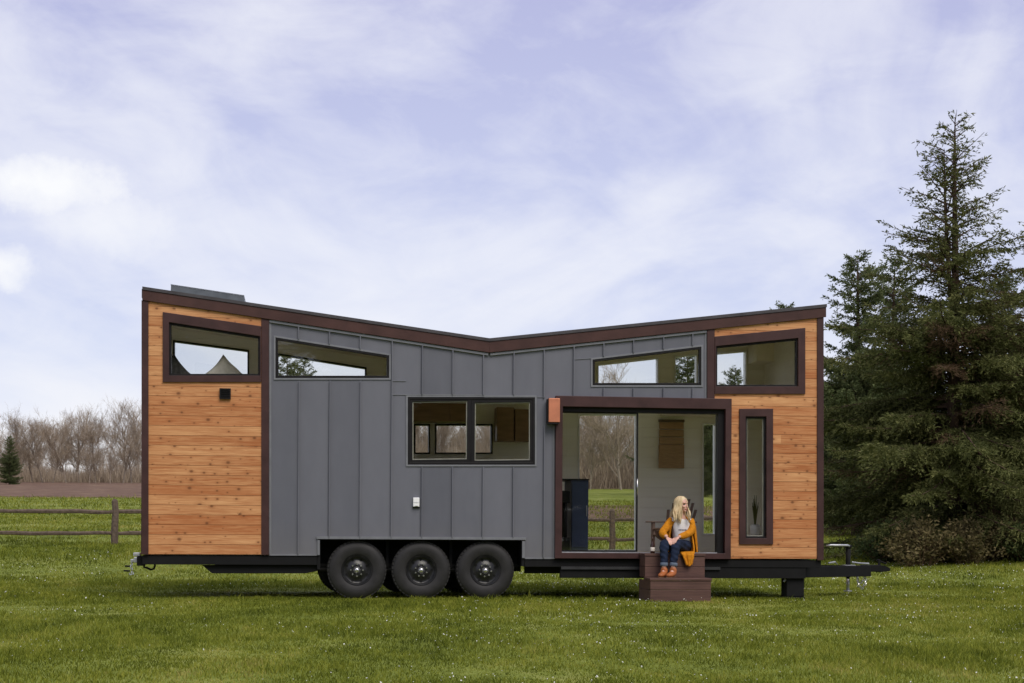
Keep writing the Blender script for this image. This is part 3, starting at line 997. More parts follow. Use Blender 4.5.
w0 = wheel(PX(356.7, 570, .12), .135, .378)
for px in (420.7, 484.7):
    c = copy_tree(w0, house); c.location.x = PX(px, 571, .12); c.rotation_euler = (0, random.uniform(0, 6), 0)
for px in (356.7, 420.7, 484.7):
    c = copy_tree(w0, house); c.location = (PX(px, 570, .12) - .11, HD - .22, .378); c.rotation_euler = (0, 0, math.pi)
MB().tube([(PX(356.7, 570) - .5, .3, .378), (PX(484.7, 570) + .1, .3, .378)], .03, 8).build('equaliser_bar', M['black'], house)
ax = MB()
for px in (356.7, 420.7, 484.7):
    ax.tube([(PX(px, 570, .12), .25, .378), (PX(px, 570, .12), 1.2, .378)], .04, 8)
ax.build('axle', M['black'], house)

# tongue
YT = HD / 2
tz1, tz0 = PZ(850, 565.6, YT), PZ(850, 576.2, YT)
xe = PX(868, 570, YT)
mb = MB()
for s in (-1, 1):
    a0 = Vector((hr - .35, YT + s * .85, 0)); a1 = Vector((xe, YT + s * .05, 0))
    d = (a1 - a0).normalized(); n = Vector((-d.y, d.x, 0)) * .035
    pts = [a0 - n, a1 - n, a1 + n, a0 + n]
    vs = [(p.x, p.y, tz0) for p in pts] + [(p.x, p.y, tz1) for p in pts]
    mb.add(vs, [(0, 1, 2, 3), (4, 7, 6, 5), (0, 4, 5, 1), (1, 5, 6, 2), (2, 6, 7, 3), (3, 7, 4, 0)])
mb.build('tongue', M['black'], house, bevel=.003)
mb = MB().box((xe - .1, YT - .06, PZ(870, 571.6, YT)), (PX(880, 570, YT), YT + .06, tz1 + .012))
mb.build('coupler', M['black'], house, bevel=.008)
mb = MB().prism([P(876, 565, YT), P(884, 565.6, YT), P(889.4, 568.4, YT), P(889, 571, YT), P(880, 572, YT), P(876, 572, YT)], YT - .04, YT + .04)
mb.box((PX(878, 562, YT), YT - .015, PZ(880, 565.4, YT)), (PX(880, 562, YT), YT + .015, PZ(880, 559, YT)))
mb.tube([(PX(877, 561, YT), YT, PZ(880, 560, YT)), (PX(886, 561, YT), YT, PZ(880, 563.6, YT))], .012, 6)
mb.build('hitch_latch', M['black'], house)
xj = PX(848, 570, YT)
jack = MB().tube([(xj, YT, tz0 - .02), (xj, YT, PZ(848, 548, YT))], .035, 12).build('tongue_jack', M['black'], house, True)
MB().tube([(xj, YT, PZ(848, 590.5, YT)), (xj, YT, tz0 - .021)], .024, 10).tube([(xj, YT, PZ(848, 591.6, YT)), (xj, YT, PZ(848, 590.4, YT))], .06, 12).build('jack_leg', M['galv'], jack, True)
MB().box((xj - .045, YT - .045, PZ(848, 548, YT)), (xj + .045, YT + .045, PZ(848, 545, YT))).build('jack_head', M['black'], jack, bevel=.008)
MB().tube([(PX(825, 546, YT), YT - .06, PZ(825, 546, YT)), (PX(830, 545, YT), YT - .06, PZ(830, 545.2, YT)), (PX(846, 545, YT), YT - .06, PZ(846, 545.4, YT)), (xj, YT - .0461, PZ(848, 546, YT))], .017, 8).build('jack_handle', M['galv'], jack, True)
# plates and wiring on the tongue
MB().box((xj - .07, YT - .07, tz1 + .0005), (xj + .09, YT + .07, tz1 + .012)).tube([(xj + .04, YT - .05, tz1 + .05), (xj + .16, YT - .06, tz1 + .035), (xj + .3, YT - .04, tz1 + .03)], .012, 6).build('jack_plate', M['galv'], house)


def chain(mb, pts, ln=.05, r=.006):
    """oval links along a polyline"""
    pts = [Vector(p) for p in pts]
    L = [0]
    for a, b in zip(pts[:-1], pts[1:]):
        L.append(L[-1] + (b - a).length)
    k = int(L[-1] / (ln * .72))
    for i in range(k):
        s = (i + .5) * L[-1] / k
        j = max(q for q in range(len(L) - 1) if L[q] <= s)
        t = (s - L[j]) / (L[j + 1] - L[j])
        c = pts[j].lerp(pts[j + 1], t)
        d = (pts[j + 1] - pts[j]).normalized()
        u = d.orthogonal().normalized()
        if i % 2: u = d.cross(u)
        ring = [c + d * math.cos(2 * math.pi * q / 10) * ln / 2 + u * math.sin(2 * math.pi * q / 10) * ln * .32 for q in range(11)]
        mb.tube(ring, r, 5, False)


mb = MB()
chain(mb, [(PX(856, 576, YT), YT - .04, tz0), (PX(857, 584, YT), YT - .05, PZ(857, 585, YT)), (PX(861, 588, YT), YT - .05, PZ(861, 588.6, YT)), (PX(864.5, 583, YT), YT - .05, PZ(864.5, 583, YT)), (PX(864.5, 576, YT), YT - .04, tz0)])
chain(mb, [(PX(858, 576, YT), YT + .04, tz0), (PX(860, 583, YT), YT + .05, PZ(859, 583, YT)), (PX(863, 583, YT), YT + .05, PZ(861, 583, YT)), (PX(866, 576, YT), YT + .04, tz0)])
mb.build('safety_chain', M['chrome'], house)
MB().tube([(PX(826, 562, .9), .8, PZ(826, 563, .9)), (PX(835, 561, .9), .9, tz1 + .06), (PX(842, 564, .9), 1.1, tz1 + .02)], .012, 6).build('wiring', M['galv'], house)
# stabiliser under the right end
sx0, sx1 = PX(784, 580, .15), PX(803, 580, .15)
mb = MB().box((sx0 + .01, .06, gzf(4, .1) + .03), (sx1 - .01, .32, PZ(793, 577.4))).box((sx0 - .0, .04, .0), (sx1 + .0, .34, .03))
mb.build('stabiliser', M['black'], house, bevel=.012)
MB().tube([(sx0 - .02, .1, PZ(784, 582)), (sx0 + .009, .1, PZ(784, 579))], .018, 8).build('stabiliser_pin', M['galv'], house)
MB().box((hr + .013, .15, PZ(823, 559.4)), (hr + .06, .55, PZ(823, 523.8))).build('meter_box', M['frame'], house, bevel=.01)

# rear hitch hardware at the left end
mb = MB().box((PX(136, 560), .1, PZ(140, 566)), (PX(142.4, 560), .4, PZ(140, 556)))
mb.build('rear_bracket', M['black'], house, bevel=.004)
mb = MB().box((PX(132.2, 552), .12, PZ(133, 556.2)), (PX(139.0, 552), .24, PZ(133, 552.8))).box((PX(133, 552), .12, PZ(133, 563)), (PX(137, 552), .24, PZ(133, 557.2)))
mb.prism(Q([(129, 559.6), (132.6, 559.2), (133, 562), (130, 563)]), .14, .2)
mb.build('ball_mount', M['galv'], house, bevel=.006)
mb = MB()
chain(mb, [(PX(131, 560), .15, PZ(131, 561)), (PX(130, 567), .15, PZ(130, 567.5)), (PX(131.5, 572), .15, PZ(131.5, 574)), (PX(128, 575), .15, PZ(128, 574.5))], .045, .0055)
mb.build('safety_chain', M['chrome'], house)
mb = MB()
for (x0, z0, x1) in ((123.5, 566.3, 129), (122.3, 571, 128.6)):
    mb.tube([(PX(x0, z0), .16, PZ(x0, z0)), (PX(x1, z0), .16, PZ(x1, z0 + .3))], .012, 6)
mb.build('bracket_rod', M['black'], house)
mb = MB().tube([P3 for P3 in [(PX(a, b), .12, PZ(a, b)) for a, b in ((143.5, 564), (143.2, 567.6), (146, 568), (150, 569.8), (153, 569), (154.2, 566), (153.5, 563))]], .014, 6)
mb.build('tow_loop', M['black'], house, True)

# ================================================================== INTERIOR THINGS
# mattress + pillows on the loft
xa, xb = hl + .12, PX(262, 380, 1.2)
mt = MB().box((xa, .35, lz - .019), (xb, YB - .06, lz + .075)).build('mattress', M['linen'], None, bevel=.04)
INPLACE.append(mt)
tag(mt, 'pale mattress lying in the left loft behind its window', 'mattress')


def pillow(cx, cy, z, w, h, t, rot, mat, label):
    me = bpy.data.meshes.new('pillow')
    bm = bmesh.new()
    n = 14
    g = {}
    for s in (1, -1):
        for i in range(n + 1):
            for j in range(n + 1):
                if s < 0 and (i in (0, n) or j in (0, n)):
                    g[s, i, j] = g[1, i, j]; continue
                a, b = i / n * 2 - 1, j / n * 2 - 1
                pinch = 1 - .10 * (1 - (a * b) ** 2) * max(abs(a), abs(b)) ** 4
                e = max(0, (1 - a ** 4) * (1 - b ** 4)) ** .45
                g[s, i, j] = bm.verts.new((a * w / 2 * pinch, s * t / 2 * e + .006 * math.sin(a * 7 + b * 5), b * h / 2 * pinch))
        for i in range(n):
            for j in range(n):
                f = [g[s, i, j], g[s, i + 1, j], g[s, i + 1, j + 1], g[s, i, j + 1]]
                bm.faces.new(f if s < 0 else f[::-1])
    bm.to_mesh(me); bm.free()
    o = link('pillow', me, mat, None, True)
    o.location = (cx, cy, z); o.rotation_euler = rot
    INPLACE.append(o)
    return tag(o, label, 'pillow', 'pillows in the left loft')


zm = lz + .075
pillow(PX(227, 366, 1.7), 1.7, zm + .27, .50, .42, .16, (R(-14), R(42), R(8)), M['fabric'], 'plain grey pillow tipped up on one corner in the left loft window')
pillow(PX(172, 366, 1.7), 1.75, zm + .28, .44, .44, .14, (R(-12), R(48), R(-10)), M['dfabric'], 'dark patterned pillow standing on its corner at the left of the loft window')
pillow(PX(184, 372, 1.3), 1.3, zm + .075, .5, .36, .15, (R(86), 0, R(10)), M['fabric'], 'grey pillow lying flat on the loft mattress')

# navy cabinet beside the doorway glass
yc = 1.1
cx0, cx1 = PX(571.4, 500, yc), PX(588.4, 500, yc)
czt = PZ(580, 480.4, yc)
cab = MB().box((cx0, yc, ztop), (cx1, yc + .6, czt)).build('cabinet', M['navy'], None, bevel=.004)
INPLACE.append(cab)
tag(cab, 'tall narrow navy blue cabinet inside the glass at the left of the doorway', 'cabinet')
MB().box((cx0 + .008, yc - .018, ztop + .06), (cx1 - .008, yc - .001, czt - .03)).build('door', M['navy'], cab, bevel=.003)
MB().tube([(cx1 - .03, yc - .03, ztop + .5), (cx1 - .03, yc - .03, ztop + .65)], .006, 6).build('handle', M['galv'], cab)
MB().box((cx0 - .25, yc - .02, czt), (cx1 + .008, yc + .62, czt + .022)).build('countertop', M['frame'], cab, bevel=.003)
# slim black stove-like stool
ys = .75
sxa, sxb = PX(561.5, 500, ys), PX(570.2, 500, ys)
sc_ = (sxa + sxb) / 2
st = MB().tube([(sc_, ys + .1, ztop + .18), (sc_, ys + .1, PZ(566, 503, ys))], .036, 14).build('bar_stool', M['black'], None, True)
INPLACE.append(st)
tag(st, 'slim black bar stool standing at the left jamb inside the glass', 'bar stool')
MB().box((sc_ - .062, ys, PZ(566, 503, ys)), (sc_ + .062, ys + .2, PZ(566, 490.6, ys))).build('seat', M['black'], st, bevel=.012)
MB().box((sc_ - .062, ys, ztop), (sc_ + .062, ys + .2, ztop + .20)).build('base', M['black'], st, bevel=.012)

# built-in kitchen cupboards and a bathroom shelf
M['oak'] = simple('kitchen_oak', (.26, .155, .085), .5, 0, .4, .2, 3, .1, (1, 1, 6))


def cupboard(x0, x1, y0, y1, py0, py1, doors, mat):
    yy = YB - .32
    a, b = PX(x0, py0, yy), PX(x1, py0, yy)
    zt, zb2 = PZ(x0, py0, yy), PZ(x0, py1, yy)
    r_ = MB().box((a, yy, zb2), (b, YB - .003, zt)).build('cupboard', mat, house, bevel=.003)
    for q in range(doors):
        wq = (b - a) / doors
        MB().box((a + q * wq + .004, yy - .018, zb2 + .004), (a + (q + 1) * wq - .004, yy - .001, zt - .004)).build('cupboard_door', mat, r_, bevel=.003)
    return r_


cupboard(497, 514, 0, 0, 407, 441, 1, M['oak'])
cupboard(515, 531, 0, 0, 409, 441, 1, M['oak'])
cupboard(409, 470, 0, 0, 402.5, 421, 3, M['oak'])
cupboard(417, 500, 0, 0, 459, 548, 4, M['oak'])
yy = YB - .5
MB().box((PX(757, 345, yy), yy, PZ(757, 361, yy)), (PX(757, 345, yy) + .42, YB - .003, PZ(757, 343, yy))).build('cupboard', M['beige'], house, bevel=.004)
yv = .55
vx, vz = PX(755, 530, yv), PZ(755, 536, yv)
MB().box((PX(744, 540, yv), .3, ztop), (PX(766, 540, yv) + .1, yv + .3, vz)).build('window_bench', M['beige'], house, bevel=.004)
vs_ = MB().lathe([(0, 0), (.05, 0), (.068, .04), (.07, .12), (.062, .16), (.052, .16), (.058, .12), (0, .11)], (vx, yv, vz + .001), 'Z', 20).build('pot', M['white'], None, True)
tag(vs_, 'white pot with a tall dark leafy stem behind the tall narrow window', 'pot')
pm = MB()
for q in range(9):
    aq = q * 2.4
    pm.tube([(vx, yv, vz + .1), (vx + .02 * math.cos(aq), yv + .02 * math.sin(aq), vz + .32), (vx + .045 * math.cos(aq), yv + .045 * math.sin(aq), vz + .42 + .05 * (q % 4))], [.006, .012, .003], 5)
pm.build('plant', M['needle'], vs_)
INPLACE.append(vs_)

# woven blind hanging on the far wall
yb = YB - .04
bx0, bz1 = P(658.6, 419.4, yb); bx1, bz0 = P(684, 468.4, yb)
bl = MB()
zmid = bz1 - (bz1 - bz0) * .52
for k in range(3):
    h = (bz1 - .04 - zmid) / 3
    z = bz1 - .04 - (k + 1) * h
    bl.box((bx0 + .01, yb - .012 - .007 * k, z + .012), (bx1 - .01, yb + .012, z + h))
bl.box((bx0 + .004, yb - .03, bz0), (bx1 - .004, yb + .008, zmid + .005))
blo = bl.build('woven_blind', M['tan'], None, bevel=.004)
INPLACE.append(blo)
tag(blo, 'brown woven blind with folded bands hanging on the white wall behind the woman', 'blind')
MB().box((bx0, yb - .02, bz1 - .038), (bx1, yb + .018, bz1)).build('head_rail', simple('head_rail', (.12, .085, .05), .6), blo, bevel=.003)

# adirondack chair inside the doorway
def chair():
    x, y = PX(672.5, 540, .9), .9
    root = empty('garden_chair', (x, y, ztop - .004), R(-38))
    tag(root, 'dark brown slatted garden chair standing just inside the doorway behind the woman', 'chair')
    w = .21
    root.scale = (.84, .84, .84)
    for s in (-1, 1):
        MB().box((s * w - .02, -.36, 0), (s * w + .02, -.28, .50)).build('leg', M['chair'], root, bevel=.004)
        m = Matrix.Translation((s * (w - .045), 0, 0))
        a = MB()
        a.add([m @ Vector(p) for p in ((-.015, -.38, .30), (.015, -.38, .30), (.015, .48, 0), (-.015, .48, 0), (-.015, -.36, .38), (.015, -.36, .38), (.015, .52, .07), (-.015, .52, .07))],
              [(0, 3, 2, 1), (4, 5, 6, 7), (0, 1, 5, 4), (1, 2, 6, 5), (2, 3, 7, 6), (3, 0, 4, 7)])
        a.build('leg', M['chair'], root)
        MB().box((s * (w + .03) - .065, -.42, .501), (s * (w + .03) + .065, .32, .522)).build('arm', M['chair'], root, bevel=.006)
    a = MB()
    for k in range(6):
        t = k / 5
        m = Matrix.Translation((0, -.36 + .48 * t, .385 - .165 * t)) @ Matrix.Rotation(R(-19), 4, 'X')
        a.box((-w + .03, -.04, 0), (w - .03, .04, .018), m)
    a.build('seat', M['chair'], root, bevel=.003)
    a = MB()
    for k in range(7):
        s = k - 3
        top_ = .80 - .022 * s * s
        m = Matrix.Translation((0, .14, .20)) @ Matrix.Rotation(R(-24), 4, 'X') @ Matrix.Rotation(R(s * 2.2), 4, 'Y')
        a.box((s * .062 - .025, 0, 0), (s * .062 + .025, .018, top_), m)
    a.build('backrest', M['chair'], root, bevel=.003)
    mm = Matrix.Translation((0, .16, .20)) @ Matrix.Rotation(R(-24), 4, 'X')
    MB().box((-w, .019, .30), (w, .045, .36), mm).build('back_brace', M['chair'], root)
    return root


INPLACE.append(chair())

# ================================================================== STEPS, BOTTLE
steps = empty('wooden_steps', (PX(680, 590, -.5), -.4, 0))
INPLACE.append(steps)
tag(steps, 'brown two-tier wooden box steps set on the grass below the doorway', 'steps')
sox, soy = steps.location.x, steps.location.y


def sbox(name, a, b, bev=.004):
    return MB().box((a[0] - sox, a[1] - soy, a[2]), (b[0] - sox, b[1] - soy, b[2])).build(name, M['step'], steps, bevel=bev)


YL, YU, YE = -.78, -.42, -.076
zL = PZ(680, 578.2, YL); zU = PZ(675, 553.6, YU)
la, lb = PX(650.3, 590, YL), PX(711, 590, YL)
ua, ub = PX(645, 565, YU), PX(704.8, 565, YU)
for z0, z1 in ((.0, zL * .5 - .002), (zL * .5 + .002, zL - .034)):
    sbox('riser_board', (la, YL, z0), (lb, YL + .034, z1))
    for xx in (la, lb - .034):
        sbox('side_board', (xx + .001, YL + .035, z0), (xx + .033, YE - .002, z1))
for k, (y0, y1) in enumerate(((YL - .012, YL + .17), (YL + .175, YU - .002))):
    sbox('tread_board', (la - .01, y0, zL - .032), (lb + .01, y1, zL))
hU = (zU - .034 - zL)
for z0, z1 in ((zL + .001, zL + hU * .5 - .002), (zL + hU * .5 + .002, zU - .034)):
    sbox('riser_board', (ua, YU, z0), (ub, YU + .034, z1))
    for xx in (ua, ub - .034):
        sbox('side_board', (xx + .001, YU + .035, z0), (xx + .033, YE - .002, z1))
for y0, y1 in ((YU - .012, YU + .165), (YU + .17, YE)):
    sbox('tread_board', (ua - .008, y0, zU - .032), (ub + .008, y1, zU))

yb_ = -.25
bx = PX(652.6, 548, yb_)
k = (zU + .165) / .24
bo = MB().lathe([(0, 0), (.028, 0), (.031, .006), (.031, .095), (.028, .118), (.016, .148), (.013, .165), (.0125, .19), (.0145, .192), (.0145, .205), (0, .207)], (bx, yb_, zU), 'Z', 20).build('beer_bottle', M['amber'], None, True)
INPLACE.append(bo)
tag(bo, 'small amber glass bottle with a pale paper label standing on the top step', 'bottle')
MB().lathe([(.0312, .030), (.0318, .031), (.0318, .080), (.0312, .081)], (bx, yb_, zU), 'Z', 20).build('paper_label', M['plabel'], bo, True)

# ================================================================== PERSON
def eval_mesh(ob):
    dg = bpy.context.evaluated_depsgraph_get()
    return bpy.data.meshes.new_from_object(ob.evaluated_get(dg))


def skin(verts, edges, sub=2, root=0):
    """verts: (co, radius or (rx,ry)) grown into a skin mesh; returns (verts, faces)"""
    me = bpy.data.meshes.new('tmp')
    me.from_pydata([v[0] for v in verts], edges, [])
    ob = bpy.data.objects.new('tmp', me)
    COL.objects.link(ob)
    ob.modifiers.new('s', 'SKIN').use_smooth_shade = True
    sv = me.skin_vertices[0].data
    for i, v in enumerate(verts):
        r = v[1]
        sv[i].radius = r if isinstance(r, tuple) else (r, r)
        sv[i].use_root = (i == root)
    m = ob.modifiers.new('u', 'SUBSURF'); m.levels = sub; m.render_levels = sub
    em = eval_mesh(ob)
    vs = [tuple(v.co) for v in em.vertices]; fs = [tuple(p.vertices) for p in em.polygons]
    bpy.data.objects.remove(ob); bpy.data.meshes.remove(em)
    return vs, fs


def union(name, pieces, voxel, mat, parent, smooth_it=3):
    mb = MB()
    for vs, fs in pieces:
        mb.add(vs, fs)
    ob = mb.build('tmp', mat, None)
    m = ob.modifiers.new('r', 'REMESH'); m.mode = 'VOXEL'; m.voxel_size = voxel
    s = ob.modifiers.new('s', 'SMOOTH'); s.iterations = smooth_it; s.factor = .5
    em = eval_mesh(ob)
    bpy.data.objects.remove(ob)
    em.materials.clear()
    return link(name, em, mat, parent, True)


def ellipsoid(c, r, rot=None, nu=20, nv=14):
    vs, fs = [], []
    for j in range(nv + 1):
        th = math.pi * j / nv
        for i in range(nu):
            ph = 2 * math.pi * i / nu
            p = Vector((r[0] * math.sin(th) * math.cos(ph), r[1] * math.sin(th) * math.sin(ph), r[2] * math.cos(th)))
            if rot is not None: p = rot @ p
            vs.append(tuple(Vector(c) + p))
    for j in range(nv):
        for i in range(nu):
            a, b = j * nu + i, j * nu + (i + 1) % nu
            fs.append((a, b, b + nu, a + nu))
    return vs, fs


def sheet(rows, thick):
    """rows of points -> thick cloth sheet (closed)"""
    n, m = len(rows), len(rows[0])
    g = [[Vector(p) for p in r] for r in rows]
    nor = [[None] * m for _ in range(n)]
    for i in range(n):
        for j in range(m):
            du = g[min(i + 1, n - 1)][j] - g[max(i - 1, 0)][j]
            dv = g[i][min(j + 1, m - 1)] - g[i][max(j - 1, 0)]
            k = du.cross(dv)
            nor[i][j] = k.normalized() if k.length > 1e-9 else Vector((0, 1, 0))
    vs = [g[i][j] + nor[i][j] * thick / 2 for i in range(n) for j in range(m)] + [g[i][j] - nor[i][j] * thick / 2 for i in range(n) for j in range(m)]
    o = n * m
    fs = []
    for i in range(n - 1):
        for j in range(m - 1):
            a = i * m + j
            fs.append((a, a + 1, a + m + 1, a + m)); fs.append((a + o, a + m + o, a + m + 1 + o, a + 1 + o))
    for i in range(n - 1):
        for j in (0, m - 1):
            a, b = i * m + j, (i + 1) * m + j
            fs.append((a, b, b + o, a + o))
    for j in range(m - 1):
        for i in (0, n - 1):
            a, b = i * m + j, i * m + j + 1
            fs.append((a, b, b + o, a + o))
    return [tuple(v) for v in vs], fs


def person():
    skin_m = NT('skin'); n = skin_m.noise(skin_m.coord(), 30, 3)
    skin_m.principled(skin_m.ramp(n, [(.3, (.58, .33, .25)), (.7, (.68, .41, .32))]), .5, 0, .35, sss=.08); skin_m = skin_m.m
    lip = simple('lips', (.42, .13, .12), .4)
    eye = simple('eye', (.035, .028, .025), .25)
    denim = simple('dark_denim', (.011, .018, .040), .85, 0, .2, .45, 12, .5)
    cuffm = simple('denim_cuff', (.12, .15, .20), .9, 0, .2, .2, 30, .5)
    leather = simple('tan_leather', (.36, .115, .035), .5, 0, .35, .2, 14, .2)
    knit = simple('mustard_knit', (.52, .20, .014), .95, 0, .1, .25, 26, .9, (1, 1, 1))
    tee = simple('white_tee', (.66, .65, .66), .9, 0, .15, .06, 10, .3)
    ink = simple('shirt_print', (.03, .03, .05), .8)
    hm = leafy('blonde_hair', [(.46, .32, .17), (.70, .55, .33), (.84, .72, .50)], .45, .1)
    cx = PX(681.5, 550, -.15)             # hips
    S = zU                                # seat height
    hip = Vector((cx, -.13, S + .095))
    ch_ = Vector((cx - .005, -.17, S + .36))
    nk = Vector((cx - .02, -.175, S + .485))
    # legs: person's right leg is on the viewer's left
    kneeR = Vector((PX(664.2, 541, -.54), -.53, PZ(664, 543.5, -.53)))
    kneeL = Vector((PX(675.6, 541, -.54), -.55, PZ(675, 544.0, -.55)))
    ankR = Vector((PX(664, 566, -.57), -.575, zL + .105))
    ankL = Vector((PX(672.5, 566, -.57), -.60, zL + .105))
    hipR, hipL = hip + Vector((-.085, -.03, -.01)), hip + Vector((.085, -.03, -.01))
    shR, shL = Vector((cx - .150, -.16, S + .437)), Vector((cx + .138, -.15, S + .433))
    elR, elL = Vector((PX(662.5, 532, -.28), -.25, PZ(663, 533, -.25))), Vector((PX(691.5, 530, -.24), -.24, PZ(691, 532, -.24)))
    wrR = kneeR + Vector((.055, .075, .085)); wrL = kneeL + Vector((.05, .07, .09))
    pv = [(hip, (.13, .10)), (hip + Vector((0, -.01, .13)), (.112, .088)), (ch_, (.125, .095)), (nk, (.055, .05)), (nk + Vector((.0, -.012, .06)), (.046, .046)), (nk + Vector((.0, -.018, .11)), (.05, .05)),
          (hipR, .088), (hipR.lerp(kneeR, .5), .073), (kneeR, .052), (kneeR.lerp(ankR, .35), .052), (ankR, .029),
          (hipL, .088), (hipL.lerp(kneeL, .5), .073), (kneeL, .052), (kneeL.lerp(ankL, .35), .052), (ankL, .029),
          (shR, .046), (shR.lerp(elR, .5), .041), (elR, .034), (elR.lerp(wrR, .5), .032), (wrR, .024),
          (shL, .046), (shL.lerp(elL, .5), .041), (elL, .034), (elL.lerp(wrL, .5), .032), (wrL, .024),
          (ankR + Vector((-.025, -.045, -.07)), .030), (ankL + Vector((-.03, -.045, -.07)), .032),
          (ankR + Vector((-.06, -.09, -.08)), .020), (ankL + Vector((-.065, -.085, -.08)), .020)]
    pv = [(tuple(a), b) for a, b in pv]
    ed = [(0, 1), (1, 2), (2, 3), (3, 4), (4, 5), (0, 6), (6, 7), (7, 8), (8, 9), (9, 10), (0, 11), (11, 12), (12, 13), (13, 14), (14, 15), (2, 16), (16, 17), (17, 18), (18, 19), (19, 20), (2, 21), (21, 22), (22, 23), (23, 24), (24, 25), (10, 26), (15, 27), (26, 28), (27, 29)]
    pieces = [skin(pv, ed, 2)]
    # hands: palm + five bent fingers
    for wr, s, fd in ((wrR, 1, Vector((.25, -.72, -.55))), (wrL, -1, Vector((-.62, -.62, -.42)))):
        fd = fd.normalized()
        side = fd.cross(Vector((0, 0, 1))).normalized() * s
        up = side.cross(fd).normalized()
        if up.z < 0: up = -up
        k0 = wr + fd * .085
        pieces.append(skin([(tuple(wr), (.022, .017)), (tuple(wr + fd * .045), (.036, .015)), (tuple(k0), (.037, .012))], [(0, 1), (1, 2)], 2))
        for q, (off, ln) in enumerate(((-.027, .062), (-.009, .074), (.009, .070), (.026, .054))):
            b0 = wr + fd * .065 + side * off
            b1 = wr + fd * .092 + side * off * 1.08 + up * .004
            d1 = (fd - up * .35).normalized(); d2 = (fd - up * .95).normalized()
            b2 = b1 + d1 * ln * .5; b3 = b2 + d2 * ln * .5
            pieces.append(skin([(tuple(b0), .009), (tuple(b1), .0092), (tuple(b2), .0084), (tuple(b3), .0066)], [(0, 1), (1, 2), (2, 3)], 1))
        t0 = wr + fd * .025 - side * .02; t1 = t0 + (fd * .7 - side * .7).normalized() * .035; t2 = t1 + (fd * .9 - side * .25).normalized() * .03
        pieces.append(skin([(tuple(t0), .012), (tuple(t1), .0105), (tuple(t2), .008)], [(0, 1), (1, 2)], 1))
    # head turned to the viewer's right
    hc = nk + Vector((.004, -.030, .165))
    rot = Matrix.Rotation(R(40), 3, 'Z') @ Matrix.Rotation(R(2), 3, 'X')
    H = lambda x, y, z: tuple(hc + rot @ Vector((x, y, z)))
    pieces.append(ellipsoid(H(0, .014, .022), (.070, .088, .083), rot))
    pieces.append(ellipsoid(H(0, -.018, -.030), (.055, .066, .068), rot))
    pieces.append(ellipsoid(H(0, -.060, -.078), (.022, .021, .016), rot))             # chin
    pieces.append(skin([(H(0, -.078, .012), .007), (H(0, -.092, -.012), .0095), (H(0, -.102, -.026), .0105), (H(0, -.086, -.034), .008)], [(0, 1), (1, 2), (2, 3)], 1))
    for s in (-1, 1):
        pieces.append(ellipsoid(H(s * .069, .008, -.006), (.009, .017, .028), rot, 10, 8))
        pieces.append(ellipsoid(H(s * .034, -.062, -.022), (.022, .018, .018), rot, 10, 8))
        pieces.append(ellipsoid(H(s * .028, -.072, .026), (.024, .012, .008), rot, 10, 8))
    pieces.append(ellipsoid(H(0, -.079, -.052), (.020, .009, .005), rot, 12, 8))
    pieces.append(ellipsoid(H(0, -.078, -.061), (.017, .009, .006), rot, 12, 8))
    body = union('person', pieces, .0042, [skin_m, lip, eye], None, 2)
    inv = rot.inverted()
    for p in body.data.polygons:
        q = inv @ (Vector(p.center) - hc)
        if q.y < -.04:
            if abs(q.x) < .021 and -.067 < q.z < -.047 and q.y < -.073: p.material_index = 1
            elif .018 < abs(q.x) < .040 and -.002 < q.z < .009: p.material_index = 2
            elif .012 < abs(q.x) < .046 and .022 < q.z < .029 and q.y < -.05: p.material_index = 2
    tag(body, 'seated woman with long blonde hair, mustard cardigan and jeans, hands on her knees, looking right', 'person')
    # jeans
    jp = [(tuple(hip + Vector((0, 0, .05))), (.133, .105)), (tuple(hip), (.145, .112)), (tuple(hipR), .098), (tuple(hipR.lerp(kneeR, .5)), .083), (tuple(kneeR), .074), (tuple(kneeR.lerp(ankR, .35)), .060), (tuple(ankR + Vector((0, 0, .05))), .047),
          (tuple(hipL), .098), (tuple(hipL.lerp(kneeL, .5)), .083), (tuple(kneeL), .074), (tuple(kneeL.lerp(ankL, .35)), .060), (tuple(ankL + Vector((0, 0, .05))), .047)]
    jv, jf = skin(jp, [(0, 1), (1, 2), (2, 3), (3, 4), (4, 5), (5, 6), (1, 7), (7, 8), (8, 9), (9, 10), (10, 11)], 3, 1)
    rj = random.Random(2)
    jv = [(x + .004 * math.sin(z * 70 + x * 30), y + .004 * math.sin(z * 90 + x * 50), z + .003 * math.sin(y * 80)) for x, y, z in jv]
    union('jeans', [(jv, jf)], .006, denim, body, 2)
    mb = MB()
    for an, kn in ((ankR, kneeR), (ankL, kneeL)):
        d = (kn - an).normalized()
        mb.tube([an + d * .046, an + d * .050, an + d * .088, an + d * .092], [.046, .051, .053, .049], 16)
    mb.build('jeans_cuff', cuffm, body, True)
    # ankle boots
    for an, yaw in ((ankR, R(-36)), (ankL, R(-42))):
        rz = Matrix.Rotation(yaw, 3, 'Z')
        B = lambda x, y, z: tuple(Vector((an.x, an.y, zL)) + rz @ Vector((x, y, z)))
        vs, fs = skin([(B(0, .008, .150), (.054, .056)), (B(0, .006, .06), (.052, .056)), (B(0, -.035, .046), (.046, .044)), (B(0, -.095, .036), (.044, .033)), (B(0, -.150, .028), (.035, .023))], [(0, 1), (1, 2), (2, 3), (3, 4)], 2)
        vs = [(x, y, max(z, zL + .010)) for x, y, z in vs]
        bt_ = union('boot', [(vs, fs)], .005, leather, body, 2)
        m = MB()
        sole = [B(x, y, .0) for x, y in ((-.030, .045), (.030, .045), (.034, -.02), (.040, -.09), (.030, -.155), (0, -.178), (-.030, -.155), (-.040, -.09), (-.034, -.02))]
